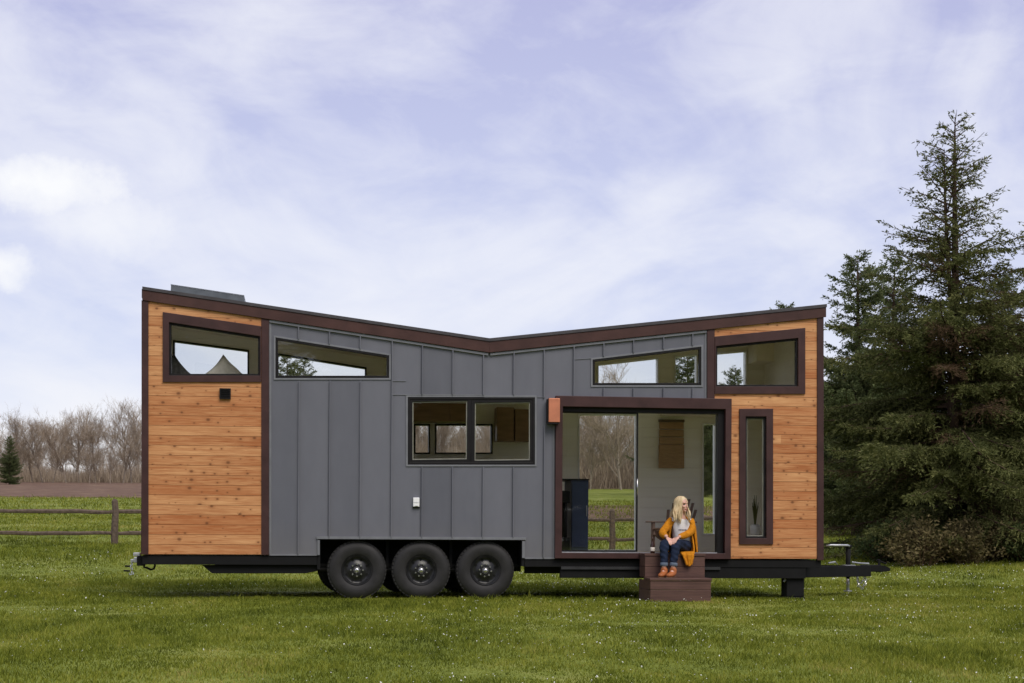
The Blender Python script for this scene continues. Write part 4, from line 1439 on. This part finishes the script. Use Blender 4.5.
        m.add([(x, y, zL + .001) for x, y, z in sole] + [(x, y, zL + .012) for x, y, z in sole], [tuple(range(9)), tuple(range(17, 8, -1))] + [(i, (i + 1) % 9, (i + 1) % 9 + 9, i + 9) for i in range(9)])
        m.build('sole', simple('boot_sole', (.12, .06, .03), .8), bt_)
    # t-shirt
    vs, fs = skin([(tuple(hip + Vector((0, -.015, .03))), (.142, .112)), (tuple(hip + Vector((0, -.02, .14))), (.125, .102)), (tuple(ch_ + Vector((0, -.008, 0))), (.136, .108)), (tuple(ch_ + Vector((-.004, 0, .085))), (.115, .078)),
                   (tuple(shR), .058), (tuple(shR.lerp(elR, .4)), .052), (tuple(shL), .058), (tuple(shL.lerp(elL, .4)), .052)], [(0, 1), (1, 2), (2, 3), (2, 4), (4, 5), (2, 6), (6, 7)], 3)
    shirt = union('shirt', [(vs, fs)], .006, tee, body, 2)
    # dark lettering on the chest: a short row of marks wrapped on the shirt front
    from mathutils.bvhtree import BVHTree
    bvh = BVHTree.FromPolygons([v.co for v in shirt.data.vertices], [tuple(p.vertices) for p in shirt.data.polygons])
    mb = MB()
    for i, hgt in enumerate((.012, .016, .012, .017, .013, .016, .012)):
        x = cx - .060 + i * .018
        for zz in (0,):
            h_ = bvh.ray_cast(Vector((x, -1, S + .315)), Vector((0, 1, 0)))
            if h_[0]:
                c = h_[0]
                mb.box((c.x - .006, c.y - .004, c.z - hgt / 2), (c.x + .006, c.y + .003, c.z + hgt / 2))
    mb.build('shirt_print', ink, shirt)
    # cardigan: sleeves, open body shell, collar, hanging tail
    ps = []
    for sh, el, wr in ((shR, elR, wrR), (shL, elL, wrL)):
        top_ = sh + Vector((.03 if sh is shR else -.03, 0, .012))
        ps.append(skin([(tuple(top_), .056), (tuple(sh), .058), (tuple(sh.lerp(el, .5) + Vector((0, 0, -.005))), .058), (tuple(el), .056), (tuple(el.lerp(wr, .5) + Vector((0, 0, -.01))), .052), (tuple(wr - (wr - el).normalized() * .02), .040)], [(0, 1), (1, 2), (2, 3), (3, 4), (4, 5)], 2))
    rows = []
    for i in range(15):
        t = i / 14
        z = S + .495 - t * (.495 - .012)
        c = Vector((cx - .015 + .02 * t, -.150 + .03 * t, z))
        rx = .06 + .125 * min(1, t * 4) ** .7 + .035 * t
        ry = .055 + .075 * min(1, t * 4) ** .7 + .035 * t
        op = R(34 + 22 * min(1, t * 2.2))
        row = []
        for j in range(33):
            a = op + (2 * math.pi - 2 * op) * j / 32
            wob = 1 + .03 * math.sin(a * 9 + t * 5) * t
            row.append(c + Vector((rx * wob * math.sin(a), -ry * wob * math.cos(a), 0)))
        rows.append(row)
    ps.append(sheet(rows, .022))
    # tail falling over the right thigh and the step edge
    tr = []
    xl, xr_ = PX(679, 560, -.44), PX(694, 560, -.44)
    path = [(-.12, S + .02), (-.22, S + .018), (-.32, S + .018), (-.415, S + .015), (-.458, S - .02), (-.464, S - .08), (-.458, S - .150)]
    for i, (y, z) in enumerate(path):
        t = i / 6
        row = []
        for j in range(9):
            u = j / 8
            x = (xl + .03 * (1 - t) + .11 * max(0, t - .55) * 2) * (1 - u) + (xr_ + .005 - .05 * max(0, t - .6) * 2) * u
            row.append((x, y - .018 * math.sin(u * 11 + t * 2) * (.3 + t), z - .035 * (1 - abs(u - .4) * 2) * max(0, t - .7) * 2))
        tr.append(row)
    ps.append(sheet(tr, .024))
    tr = []
    for i in range(6):
        t = i / 5
        z = S + .36 - t * (.36 + .10 * 0)
        row = [(xr_ + .018 + .02 * math.sin(t * 3) - .012 * t, -.05 - .36 * u * (t ** .5), z - .34 * u * t * .4) for u in [q / 6 for q in range(7)]]
        tr.append(row)
    ps.append(sheet(tr, .022))
    union('cardigan', ps, .007, knit, body, 2)
    # hair: locks from the parting, over the skull, down to the chest
    rh = random.Random(5)
    mb = MB()
    def lock(a, front, length, spread, r):
        # a: side angle around head (0 = face direction), starts at the parting
        st_ = Vector((.010 * math.sin(a), -.02 + .055 * (1 - math.cos(a)) / 2, .112))
        pts = []
        for t in (0, .25, .5, .75, 1):
            th = t * R(100)
            rad = math.sin(th)
            pts.append(hc + rot @ Vector((math.sin(a) * .086 * rad + rh.uniform(-.003, .003), .014 - math.cos(a) * .094 * rad, .022 + .093 * math.cos(th))))
        end = pts[-1]
        tgt = Vector((nk.x + (end.x - hc.x) * spread, nk.y + (-.115 if front else .10) + rh.uniform(-.02, .015), 0))
        n_ = 7
        for i in range(1, n_ + 1):
            t = i / n_
            z = end.z - length * t
            x = end.x + (tgt.x - end.x) * _smf(t * 1.3) + .008 * math.sin(t * 8 + a * 5)
            y = end.y + (tgt.y - end.y) * _smf(t * 1.4)
            pts.append(Vector((x, y, z)))
        rr = [r * .6] + [r] * 4 + [r * (1 - .55 * (i / n_) ** 2) for i in range(1, n_ + 1)]
        mb.tube(pts, rr, 6)
    _smf = lambda t: max(0, min(1, t)) ** 2 * (3 - 2 * max(0, min(1, t)))
    for i in range(120):
        a = R(62) + (2 * math.pi - R(124)) * (i + .5) / 120
        sidev = abs(math.sin(a))
        world = math.atan2((rot @ Vector((math.sin(a), -math.cos(a), 0))).y, (rot @ Vector((math.sin(a), -math.cos(a), 0))).x)
        fr = math.sin(world) < .35
        lock(a, fr, rh.uniform(.15, .25) if fr else rh.uniform(.15, .24), rh.uniform(.95, 1.35), rh.uniform(.006, .010))
    for i in range(34):                                    # fringe swept aside, framing the face
        s = -1 if i % 2 else 1
        a = s * R(rh.uniform(44, 70))
        lock(a, True, rh.uniform(.17, .27), rh.uniform(1.0, 1.3), rh.uniform(.004, .007))
    # skull cap under the locks
    vs, fs = ellipsoid(H(0, .026, .034), (.080, .090, .084), rot)
    mb.add(vs, fs)
    mb.build('hair', hm, body, True)
    return body


INPLACE.append(person())
for o in INPLACE:
    o.matrix_basis = HM @ o.matrix_basis

# ================================================================== FENCE
fence = empty('rail_fence', (-9.45, 16.5, 0))
tag(fence, 'weathered split-rail fence with two rails crossing the meadow behind the house', 'fence')
fx, fy = -9.45, 16.5


def fpt(i):
    x = -9.45 + i * 3.03
    return x, 16.5 + (x + 9.45) * .371


def post(i):
    x, y = fpt(i)
    z = gzf(x, y)
    rr = random.Random(i + 40)
    prof = [(.085, -.2), (.088, .3), (.080, .8), (.074, 1.04), (.05, 1.08)]
    path = [(x - fx + rr.uniform(-.012, .012), y - fy + rr.uniform(-.01, .01), z + h) for r, h in prof]
    MB().tube(path, [r for r, h in prof], 7).build('post', M['bpost'], fence)


def rail(i, h):
    rr = random.Random(i * 7 + int(h * 10))
    (x0, y0), (x1, y1) = fpt(i), fpt(i + 1)
    z0, z1 = gzf(x0, y0) + h, gzf(x1, y1) + h + rr.uniform(-.03, .03)
    path, rad = [], []
    for k in range(8):
        t = -.04 + 1.08 * k / 7
        path.append((x0 + (x1 - x0) * t - fx, y0 + (y1 - y0) * t - fy + rr.uniform(-.01, .01), z0 + (z1 - z0) * t + rr.uniform(-.012, .012)))
        rad.append(.05 * rr.uniform(.85, 1.1) * (.7 if k in (0, 7) else 1))
    MB().tube(path, rad, 6).build('rail', M['bpost'], fence)


for i in (-2, -1, 0, 1, 3, 4, 5):
    post(i)
for i in (-2, -1, 0, 3, 4):
    rail(i, .80); rail(i, .27)

# ================================================================== TREES
def sprays(rng, pts, dirs, ln, wd, mat_seed=0, cross=True):
    """diamond needle sprays at pts along dirs"""
    n = len(pts)
    pts = np.asarray(pts); dirs = np.asarray(dirs)
    L = ln * rng.uniform(.6, 1.3, n); Wd = wd * rng.uniform(.7, 1.3, n)
    d = dirs + rng.normal(0, .45, (n, 3)); d /= np.linalg.norm(d, axis=1)[:, None] + 1e-9
    r = rng.normal(0, 1, (n, 3)); s = np.cross(d, r); s /= np.linalg.norm(s, axis=1)[:, None] + 1e-9
    a = pts; b = pts + d * (L * .45)[:, None] + s * (Wd / 2)[:, None]; c = pts + d * L[:, None]; e = pts + d * (L * .45)[:, None] - s * (Wd / 2)[:, None]
    return np.stack([a, b, c, e], 1)


def quads_mesh(name, q):
    n = len(q)
    return fast_mesh(name, q.reshape(-1, 3), np.arange(n * 4), np.full(n, 4))


def conifer(name, H, Rad, seed, prof, dens, mat, z0=.4, droop=.25, limb_gap=.16, spray=(.15, .045), lean=0, dead=0, trunk_r=.16, tops=1):
    rng = np.random.default_rng(seed)
    rnd = random.Random(seed)
    root = empty(name)
    tb = MB()
    leaders = []
    for tnum in range(tops):
        ph = rnd.uniform(0, 6)
        path = []; rad = []
        for k in range(14):
            t = k / 13
            sp = 0 if tnum == 0 else .28 * H / 11 * max(0, (t - .55) / .45) ** .6
            path.append(Vector((lean * t * t + .03 * math.sin(t * 9 + ph) - sp, .03 * math.cos(t * 7 + ph), H * t * (1 if tnum == 0 else .93) - .1)))
            rad.append(trunk_r * (1 - t) ** .85 + .012)
        tb.tube(path if tnum == 0 else path[7:], rad if tnum == 0 else [r * .7 for r in rad[7:]], 8)
        leaders.append((path, rad))
    S_, Dq = [], []
    DS, DD = [], []
    z = z0
    while z < H * .985:
        t = z / H
        for path, rad in (leaders if t > .62 else leaders[:1]):
            if z > path[-1].z: continue
            nl = rnd.choice((1, 1, 2))
            for _ in range(nl):
                az = rnd.uniform(0, 2 * math.pi)
                L = Rad * prof(t) * (rnd.uniform(.62, 1.12) if t < .55 else rnd.uniform(.22, 1.05) * (.92 if t > .7 else 1))
                if rnd.random() < .07: L *= 1.3
                k = min(12, int(t * 13)); base = path[k].lerp(path[k + 1], t * 13 - k)
                base.z = z
                up = .06 + .62 * t - droop * (1 - t) + rnd.uniform(-.16, .22)
                hd = Vector((math.cos(az), math.sin(az), 0))
                pts = []; rr = []
                nseg = 6
                wob = rnd.uniform(-.25, .25)
                sd = Vector((-hd.y, hd.x, 0))
                for s in range(nseg + 1):
                    u = s / nseg
                    pts.append(base + hd * L * u + sd * L * wob * u * u + Vector((0, 0, L * (up * u - droop * u * u * 1.0 + .16 * u ** 4))))
                    rr.append(max(.005, (.006 + .011 * L) * (1 - u) + .003))
                isdead = rnd.random() < dead and t < .62
                tb.tube(pts, rr, 4, False)
                dn = dens(t)
                ntw = max(3, int(L / .085 * dn))
                for w in range(ntw):
                    u = rnd.uniform(.04, 1.0) ** .85
                    s = min(nseg - 1, int(u * nseg))
                    p = pts[s].lerp(pts[s + 1], u * nseg - s)
                    d0 = (pts[s + 1] - pts[s]).normalized()
                    tl = (.10 + .26 * L * (1 - u) ** .8) * rnd.uniform(.5, 1.2) + .06
                    sg = rnd.choice((-1, 1))
                    td = (d0 * .7 + sd * sg * rnd.uniform(.4, 1.0) + Vector((0, 0, rnd.uniform(-.55, .25)))).normalized()
                    ns = max(2, int(tl / .055))
                    for q in range(ns):
                        v = (q + rnd.random()) / ns
                        pp = p + td * tl * v + Vector((0, 0, -.25 * tl * v * v))
                        (DS if isdead else S_).append(pp); (DD if isdead else Dq).append(td)
        z += limb_gap * (.5 + 1.0 * rnd.random()) * (1 - .35 * t) * (.58 if t < .58 else 1.15)
    tb.build('trunk', M['bark'], root)
    q = sprays(rng, S_, Dq, *spray)
    q2 = sprays(rng, S_, Dq, spray[0] * .8, spray[1] * .8)
    link('crown', quads_mesh('crown', np.concatenate([q, q2])), mat, root)
    if DS:
        qd = sprays(rng, DS, DD, spray[0], spray[1] * .45)
        link('dead_twigs', quads_mesh('dead_twigs', qd), M['deadtwig'], root)
    return root


def place(o, px, d, zoff=0, s=1, rz=0):
    x = (px - 512) * d / F; y = d - D
    o.location = (x, y, gzf(x, y) + zoff); o.scale = (s, s, s); o.rotation_euler = (0, 0, rz)
    return o


main = conifer('fir_tree', 11.4, 3.9, 11,
               lambda t: (1 - t) ** .72 * (1.05 if t < .5 else .95) * (.80 + .35 * min(1, t / .22)) + .03,
               lambda t: 3.0 if t < .52 else (2.0 if t < .68 else .85), M['needle'], .35, .30, .075, (.12, .034), 0, .16, .20, 2)
place(main, 953, 36, 0, .89)
tag(main, 'tall dark fir with a sparse pointed top and two leaders, nearest tree on the right', 'tree')

ced = conifer('cedar_tree', 10.4, 2.9, 21, lambda t: (1 - t) ** .48 * (.85 + .15 * min(1, t / .2)) + .02, lambda t: 3.3, M['needle2'], .4, .14, .085, (.13, .042), 0, 0, .2)
place(ced, 856, 48, 0, .82)
tag(ced, 'dense bluish cedar tree filling the gap between house and tall fir', 'tree')
c = copy_tree(ced); place(c, 893, 52, 0, .86, 2.0)
tag(c, 'dense cedar tree hidden partly behind the tall fir', 'tree')
c = copy_tree(main); place(c, 1062, 38, 0, .86, 2.4)
tag(c, 'dark fir cut off by the right edge of the photo', 'tree')
c = copy_tree(ced); place(c, 1000, 55, 0, .84, 4.0)
tag(c, 'dense cedar tree behind the fir at the right edge', 'tree')
c = copy_tree(ced); place(c, 783, 120, 0, 1.42, 1.0)
tag(c, 'distant conifer whose tip just shows above the roof', 'tree')
for i, (px, d, s) in enumerate(((834, 108, .85), (858, 120, .95), (812, 128, .95))):
    c = copy_tree(ced); place(c, px, d, 0, s, i * 1.7)
    tag(c, ['dark conifer far behind the trailer tongue, nearer of the pair', 'dark conifer far behind the cedar beside the house', 'dark conifer far behind the right end of the house'][i], 'tree', 'far dark conifers behind the house')
c = copy_tree(ced); place(c, 9, 205, 0, .60, .4)
tag(c, 'small dark conifer at the left edge in front of the bare trees', 'tree')
c = copy_tree(ced); place(c, -12, 212, 0, .66, 3.4)
tag(c, 'dark conifer beyond the left edge beside the bare trees', 'tree')
for i, (px, d, s, lab) in enumerate((
        (286, 150, 1.24, 'dark conifer behind the house showing low at the left of the long loft window'),
        (303, 156, 1.24, 'second conifer behind the house, in the left part of the long loft window'),
        (672, 140, 1.10, 'conifer behind the house showing in the middle of the sloped window over the doorway'),
        (686, 128, 1.18, 'conifer behind the house filling the right part of the sloped window over the doorway'),
        (711, 150, .98, 'dark conifer seen through the narrow window right of the seated woman'),
        (734, 140, 1.08, 'conifer behind the house showing in the window beside the right corner'))):
    c = copy_tree(ced); place(c, px, d, 0, s, i * 1.9)
    tag(c, lab, 'tree', 'conifers seen through the house windows')
# conifers across the lawn behind the viewer, seen as reflections in the glass
for i in range(20):
    c = copy_tree(ced if i % 3 else main)
    x = -30 + i * 5.0 + random.uniform(-1.5, 1.5); y = -72 + random.uniform(-7, 7)
    c.location = (x, y, gzf(x, y)); s = random.uniform(1.7, 2.2); c.scale = (s, s, s); c.rotation_euler = (0, 0, i * 1.3)
    tag(c, 'tall conifer across the lawn, seen only as a reflection in the windows', 'tree', 'conifers reflected in the windows')


def shrub(seed, w, h, mat, tw):
    rng = np.random.default_rng(seed); rnd = random.Random(seed)
    root = empty('shrub')
    tb = MB(); S_, Dq = [], []
    for k in range(46):
        az = rnd.uniform(0, 6.28); out = rnd.uniform(.1, 1) * w
        hh = h * (1 - .55 * (out / w) ** 2) * rnd.uniform(.6, 1.1)
        b = Vector((math.cos(az) * out * .3, math.sin(az) * out * .3, -.02))
        e = Vector((math.cos(az) * out, math.sin(az) * out, hh))
        m_ = b.lerp(e, .5) + Vector((0, 0, hh * .12))
        tb.tube([b, m_, e], [.012, .008, .003], 4, False)
        for q in range(60):
            u = rnd.random() ** .6
            p = (b.lerp(m_, u * 2) if u < .5 else m_.lerp(e, u * 2 - 1)) + Vector((rnd.gauss(0, .10), rnd.gauss(0, .10), rnd.gauss(0, .08)))
            S_.append(p); Dq.append(Vector((rnd.gauss(0, 1), rnd.gauss(0, 1), .5)))
    tb.build('stems', M['deadtwig'], root)
    link('leaves', quads_mesh('leaves', sprays(rng, S_, Dq, .11, .05)), mat, root)
    return root


sh1 = shrub(3, 1.15, 1.25, M['shrub'], 0)
sh2 = shrub(4, .95, 1.0, M['shrubg'], 0)
for i, (src, px, d, s, lab) in enumerate((
        (sh1, 920, 33.6, .82, 'tan dry shrub at the foot of the fir, leftmost of the dry ones'),
        (sh1, 968, 33.8, .78, 'tan dry shrub directly below the fir trunk'),
        (sh1, 1004, 34.4, .7, 'tan dry shrub at the foot of the fir, nearest the right edge'),
        (sh2, 888, 35, .9, 'low dark green shrub at the left foot of the fir'),
        (sh2, 942, 34.6, .75, 'low green shrub between two tan shrubs under the fir'),
        (sh2, 1030, 34, .95, 'low green shrub under the firs at the right edge'))):
    o = src if src.get('label') is None else copy_tree(src)
    place(o, px, d, 0, s, i * 1.1)
    tag(o, lab, 'shrub', 'shrubs under the firs')


def bare_tree(H, seed):
    rnd = random.Random(seed)
    trunk, tw = MB(), MB()

    def rec(p, d, L, r, depth):
        n = 4
        pts = [p]; q = p; dd = d
        for k in range(n):
            dd = (dd + Vector((rnd.gauss(0, .12), rnd.gauss(0, .12), .05 if depth else .02))).normalized()
            q = q + dd * L / n
            pts.append(q)
        rr = [r * (1 - .6 * k / n) for k in range(n + 1)]
        (trunk if depth < 2 else tw).tube(pts, rr, 5 if depth < 2 else 3, False)
        if depth == 4: return
        nb = (16, 7, 5, 4)[depth]
        for k in range(nb):
            u = rnd.uniform(.14 if depth == 0 else .2, 1)
            s = min(n - 1, int(u * n)); b = pts[s].lerp(pts[s + 1], u * n - s)
            az = rnd.uniform(0, 6.28); ax = dd.orthogonal().normalized()
            sd = (Matrix.Rotation(az, 3, dd) @ ax)
            nd = (dd * rnd.uniform(.45, .95) + sd * rnd.uniform(.45, .85) + Vector((0, 0, .22))).normalized()
            rec(b, nd, L * (rnd.uniform(.34, .55) if depth == 0 else rnd.uniform(.42, .68)), max(.015, r * .42), depth + 1)
    rec(Vector((0, 0, -.2)), Vector((0, 0, 1)), H * .80, H * .013, 0)
    o = trunk.build('bare_tree', M['bareb'], None)
    tw.build('crown', M['bare'], o, recalc=False)
    return o


protos = [bare_tree(h, s) for h, s in ((15.5, 1), (14, 2), (16.5, 3), (13, 4), (15, 5))]
used = set()


def put_bare(px, d, s, lab, grp):
    i = random.randrange(5)
    o = protos[i] if i not in used else copy_tree(protos[i])
    used.add(i)
    place(o, px, d, 0, s, random.uniform(0, 6.28))
    o.scale = (s * random.uniform(.85, 1.1), s * random.uniform(.85, 1.1), s)
    tag(o, lab, 'tree', grp)


random.seed(21)
for k in range(20):
    put_bare(-70 + k * 11.2 + random.uniform(-3, 3), random.uniform(234, 246), random.uniform(.52, .66), 'bare grey tree in the front row of the far wood left of the house', 'bare trees left of the house')
for k in range(18):
    put_bare(-74 + k * 12.4 + random.uniform(-4, 4), random.uniform(255, 300), random.uniform(.60, .76), 'bare grey tree deep in the far wood left of the house', 'bare trees deep in the left wood')
for k in range(26):
    put_bare(545 + k * 7.5 + random.uniform(-3, 3), random.uniform(185, 240), random.uniform(.62, .86), 'bare brown tree of the far wood seen through the doorway', 'bare trees seen through the doorway')

for k in range(26):
    put_bare(396 + k * 5 + random.uniform(-4, 4), random.uniform(225, 270), random.uniform(.56, .72), 'bare tree of the far wood glimpsed through the kitchen window', 'bare trees behind the kitchen window')


def brush(x0, x1, y0, y1, n, seed, h, label):
    rng = np.random.default_rng(seed)
    x = rng.uniform(x0, x1, n); y = rng.uniform(y0, y1, n)
    hh = h * rng.uniform(.3, 1, n) * (1 + .5 * np.sin(x * .45) * np.sin(x * .17 + 1))
    z = gz(x, y)
    w = .05 * rng.uniform(.6, 1.4, n)
    az = rng.uniform(0, 3.14, n)
    lx = rng.normal(0, .25, n) * hh; ly = rng.normal(0, .25, n) * hh
    p = np.stack([np.stack([x - w * np.cos(az), y - w * np.sin(az), z], 1), np.stack([x + w * np.cos(az), y + w * np.sin(az), z], 1), np.stack([x + lx, y + ly, z + hh], 1)], 1)
    me = fast_mesh('undergrowth', p.reshape(-1, 3), np.arange(n * 3), np.full(n, 3))
    o = link('undergrowth', me, M['bare'])
    tag(o, label, 'undergrowth', kind='stuff')


brush(-112, -48, 232, 290, 36000, 1, 3.8, 'leafless brown brush under the bare trees left of the house')
brush(-20, 50, 178, 240, 44000, 2, 7.0, 'leafless brown brush under the bare trees seen through the doorway')

# ================================================================== SKY AND SUN
SUN_EL, SUN_AZ = R(50), R(26)          # azimuth measured from behind the viewer towards the right
w = bpy.data.worlds.new('World')
SC.world = w
w.use_nodes = True
t = NT.__new__(NT)
t.t = w.node_tree
t.t.nodes.clear()
t.out = t.n('ShaderNodeOutputWorld')
sky = t.n('ShaderNodeTexSky', sky_type='NISHITA', sun_disc=False)
sky.sun_elevation = SUN_EL
sdir = Vector((math.sin(SUN_AZ) * math.cos(SUN_EL), -math.cos(SUN_AZ) * math.cos(SUN_EL), math.sin(SUN_EL)))
sky.sun_rotation = math.atan2(sdir.x, sdir.y)
sky.air_density = 1.2; sky.dust_density = 2.0
tc = t.n('ShaderNodeTexCoord')
SKX, SKZ = 3.3, 1.9
nv = t.n('ShaderNodeVectorMath', operation='NORMALIZE'); t.l(tc.outputs['Generated'], nv.inputs[0])
sp = t.n('ShaderNodeSeparateXYZ'); t.l(nv.outputs[0], sp.inputs[0])
X, Y, Z = sp.outputs
mp = t.n('ShaderNodeMapping'); mp.inputs['Rotation'].default_value = (0, R(24), 0); mp.inputs['Scale'].default_value = (1.0, 1.0, 2.0); mp.inputs['Location'].default_value = (SKX, 2.2, SKZ)
t.l(nv.outputs[0], mp.inputs[0])
n1 = t.noise(mp.outputs[0], 3.4, 9, .54, .9)
n2 = t.noise(mp.outputs[0], 13, 7, .6, .5)
zp = t.math('MAXIMUM', Z, 0)
base = t.ramp(zp, [(.0, (.82, .83, .86)), (.07, (.65, .695, .845)), (.17, (.525, .565, .77)), (.34, (.415, .425, .655)), (1.0, (.34, .38, .62))])
cov = t.math('ADD', n1, t.math('MULTIPLY', t.math('SUBTRACT', n2, .5), .36))
cm = t.ramp(cov, [(.40, 0.0), (.56, .52), (.72, .88)])
cloud = t.mix(cm, base, (.80, .805, .86))
# pale creamy glow low on the left, where the cloud is thinnest
gl = t.math('MULTIPLY', t.math('POWER', t.math('SUBTRACT', 1, t.math('MINIMUM', t.math('MULTIPLY', zp, 7.5), 1)), 2), t.math('SUBTRACT', .75, t.math('MULTIPLY', X, 1.6), clamp=True), clamp=True)
cloud = t.mix(t.math('MULTIPLY', gl, .8), cloud, (.97, .935, .88))
# two cumulus puffs low in the left sky
ys_ = t.math('MAXIMUM', Y, .05)
u = t.math('DIVIDE', X, ys_); v = t.math('DIVIDE', Z, ys_)
cb3 = t.n('ShaderNodeCombineXYZ'); t.l(u, cb3.inputs[0]); t.l(v, cb3.inputs[1])
pn = t.noise(cb3.outputs[0], 19, 6, .6)
pn2 = t.noise(cb3.outputs[0], 46, 5, .6)


def puff(px, py, a, b, gain):
    du = t.math('DIVIDE', t.math('SUBTRACT', u, (px - 512) / F), a / F)
    dv = t.math('DIVIDE', t.math('SUBTRACT', v, (HY - py) / F), b / F)
    r = t.math('SQRT', t.math('ADD', t.math('MULTIPLY', du, du), t.math('MULTIPLY', dv, dv)))
    m = t.math('ADD', t.math('SUBTRACT', 1, r), t.math('ADD', t.math('MULTIPLY', t.math('SUBTRACT', pn, .5), 2.2), t.math('MULTIPLY', t.math('SUBTRACT', pn2, .5), .7)))
    return t.math('MULTIPLY', t.ramp(m, [(.05, 0.0), (.40, .6), (.85, 1.0)]), gain)


pf = t.math('MAXIMUM', puff(55, 190, 88, 34, .85), puff(2, 268, 44, 30, .75))
pf = t.math('MAXIMUM', pf, puff(95, 225, 70, 40, .4))
pf = t.math('MULTIPLY', pf, t.math('GREATER_THAN', Y, .05))
cloud = t.mix(pf, cloud, (.90, .895, .89))
bg1 = t.n('ShaderNodeBackground'); t.l(sky.outputs[0], bg1.inputs[0]); bg1.inputs[1].default_value = .08
bg2 = t.n('ShaderNodeBackground'); t.l(cloud, bg2.inputs[0]); bg2.inputs[1].default_value = .93
mx = t.n('ShaderNodeMixShader'); mx.inputs[0].default_value = .90
t.l(bg1.outputs[0], mx.inputs[1]); t.l(bg2.outputs[0], mx.inputs[2]); t.l(mx.outputs[0], t.out.inputs[0])

sd_ = bpy.data.lights.new('sun', 'SUN')
sun = bpy.data.objects.new('sun', sd_)
COL.objects.link(sun)
sd_.energy = 1.9
sd_.angle = R(34)
sd_.color = (1, .93, .82)
sun.rotation_euler = sdir.to_track_quat('Z', 'Y').to_euler()
sun.location = (8, -20, 25)

SC.view_settings.view_transform = 'Standard'
SC.view_settings.look = 'None'
SC.view_settings.exposure = .36
SC.view_settings.gamma = 1
SC.cycles.use_denoising = True
SC.cycles.max_bounces = 14
SC.cycles.diffuse_bounces = 9
SC.cycles.glossy_bounces = 4
SC.cycles.transparent_max_bounces = 16
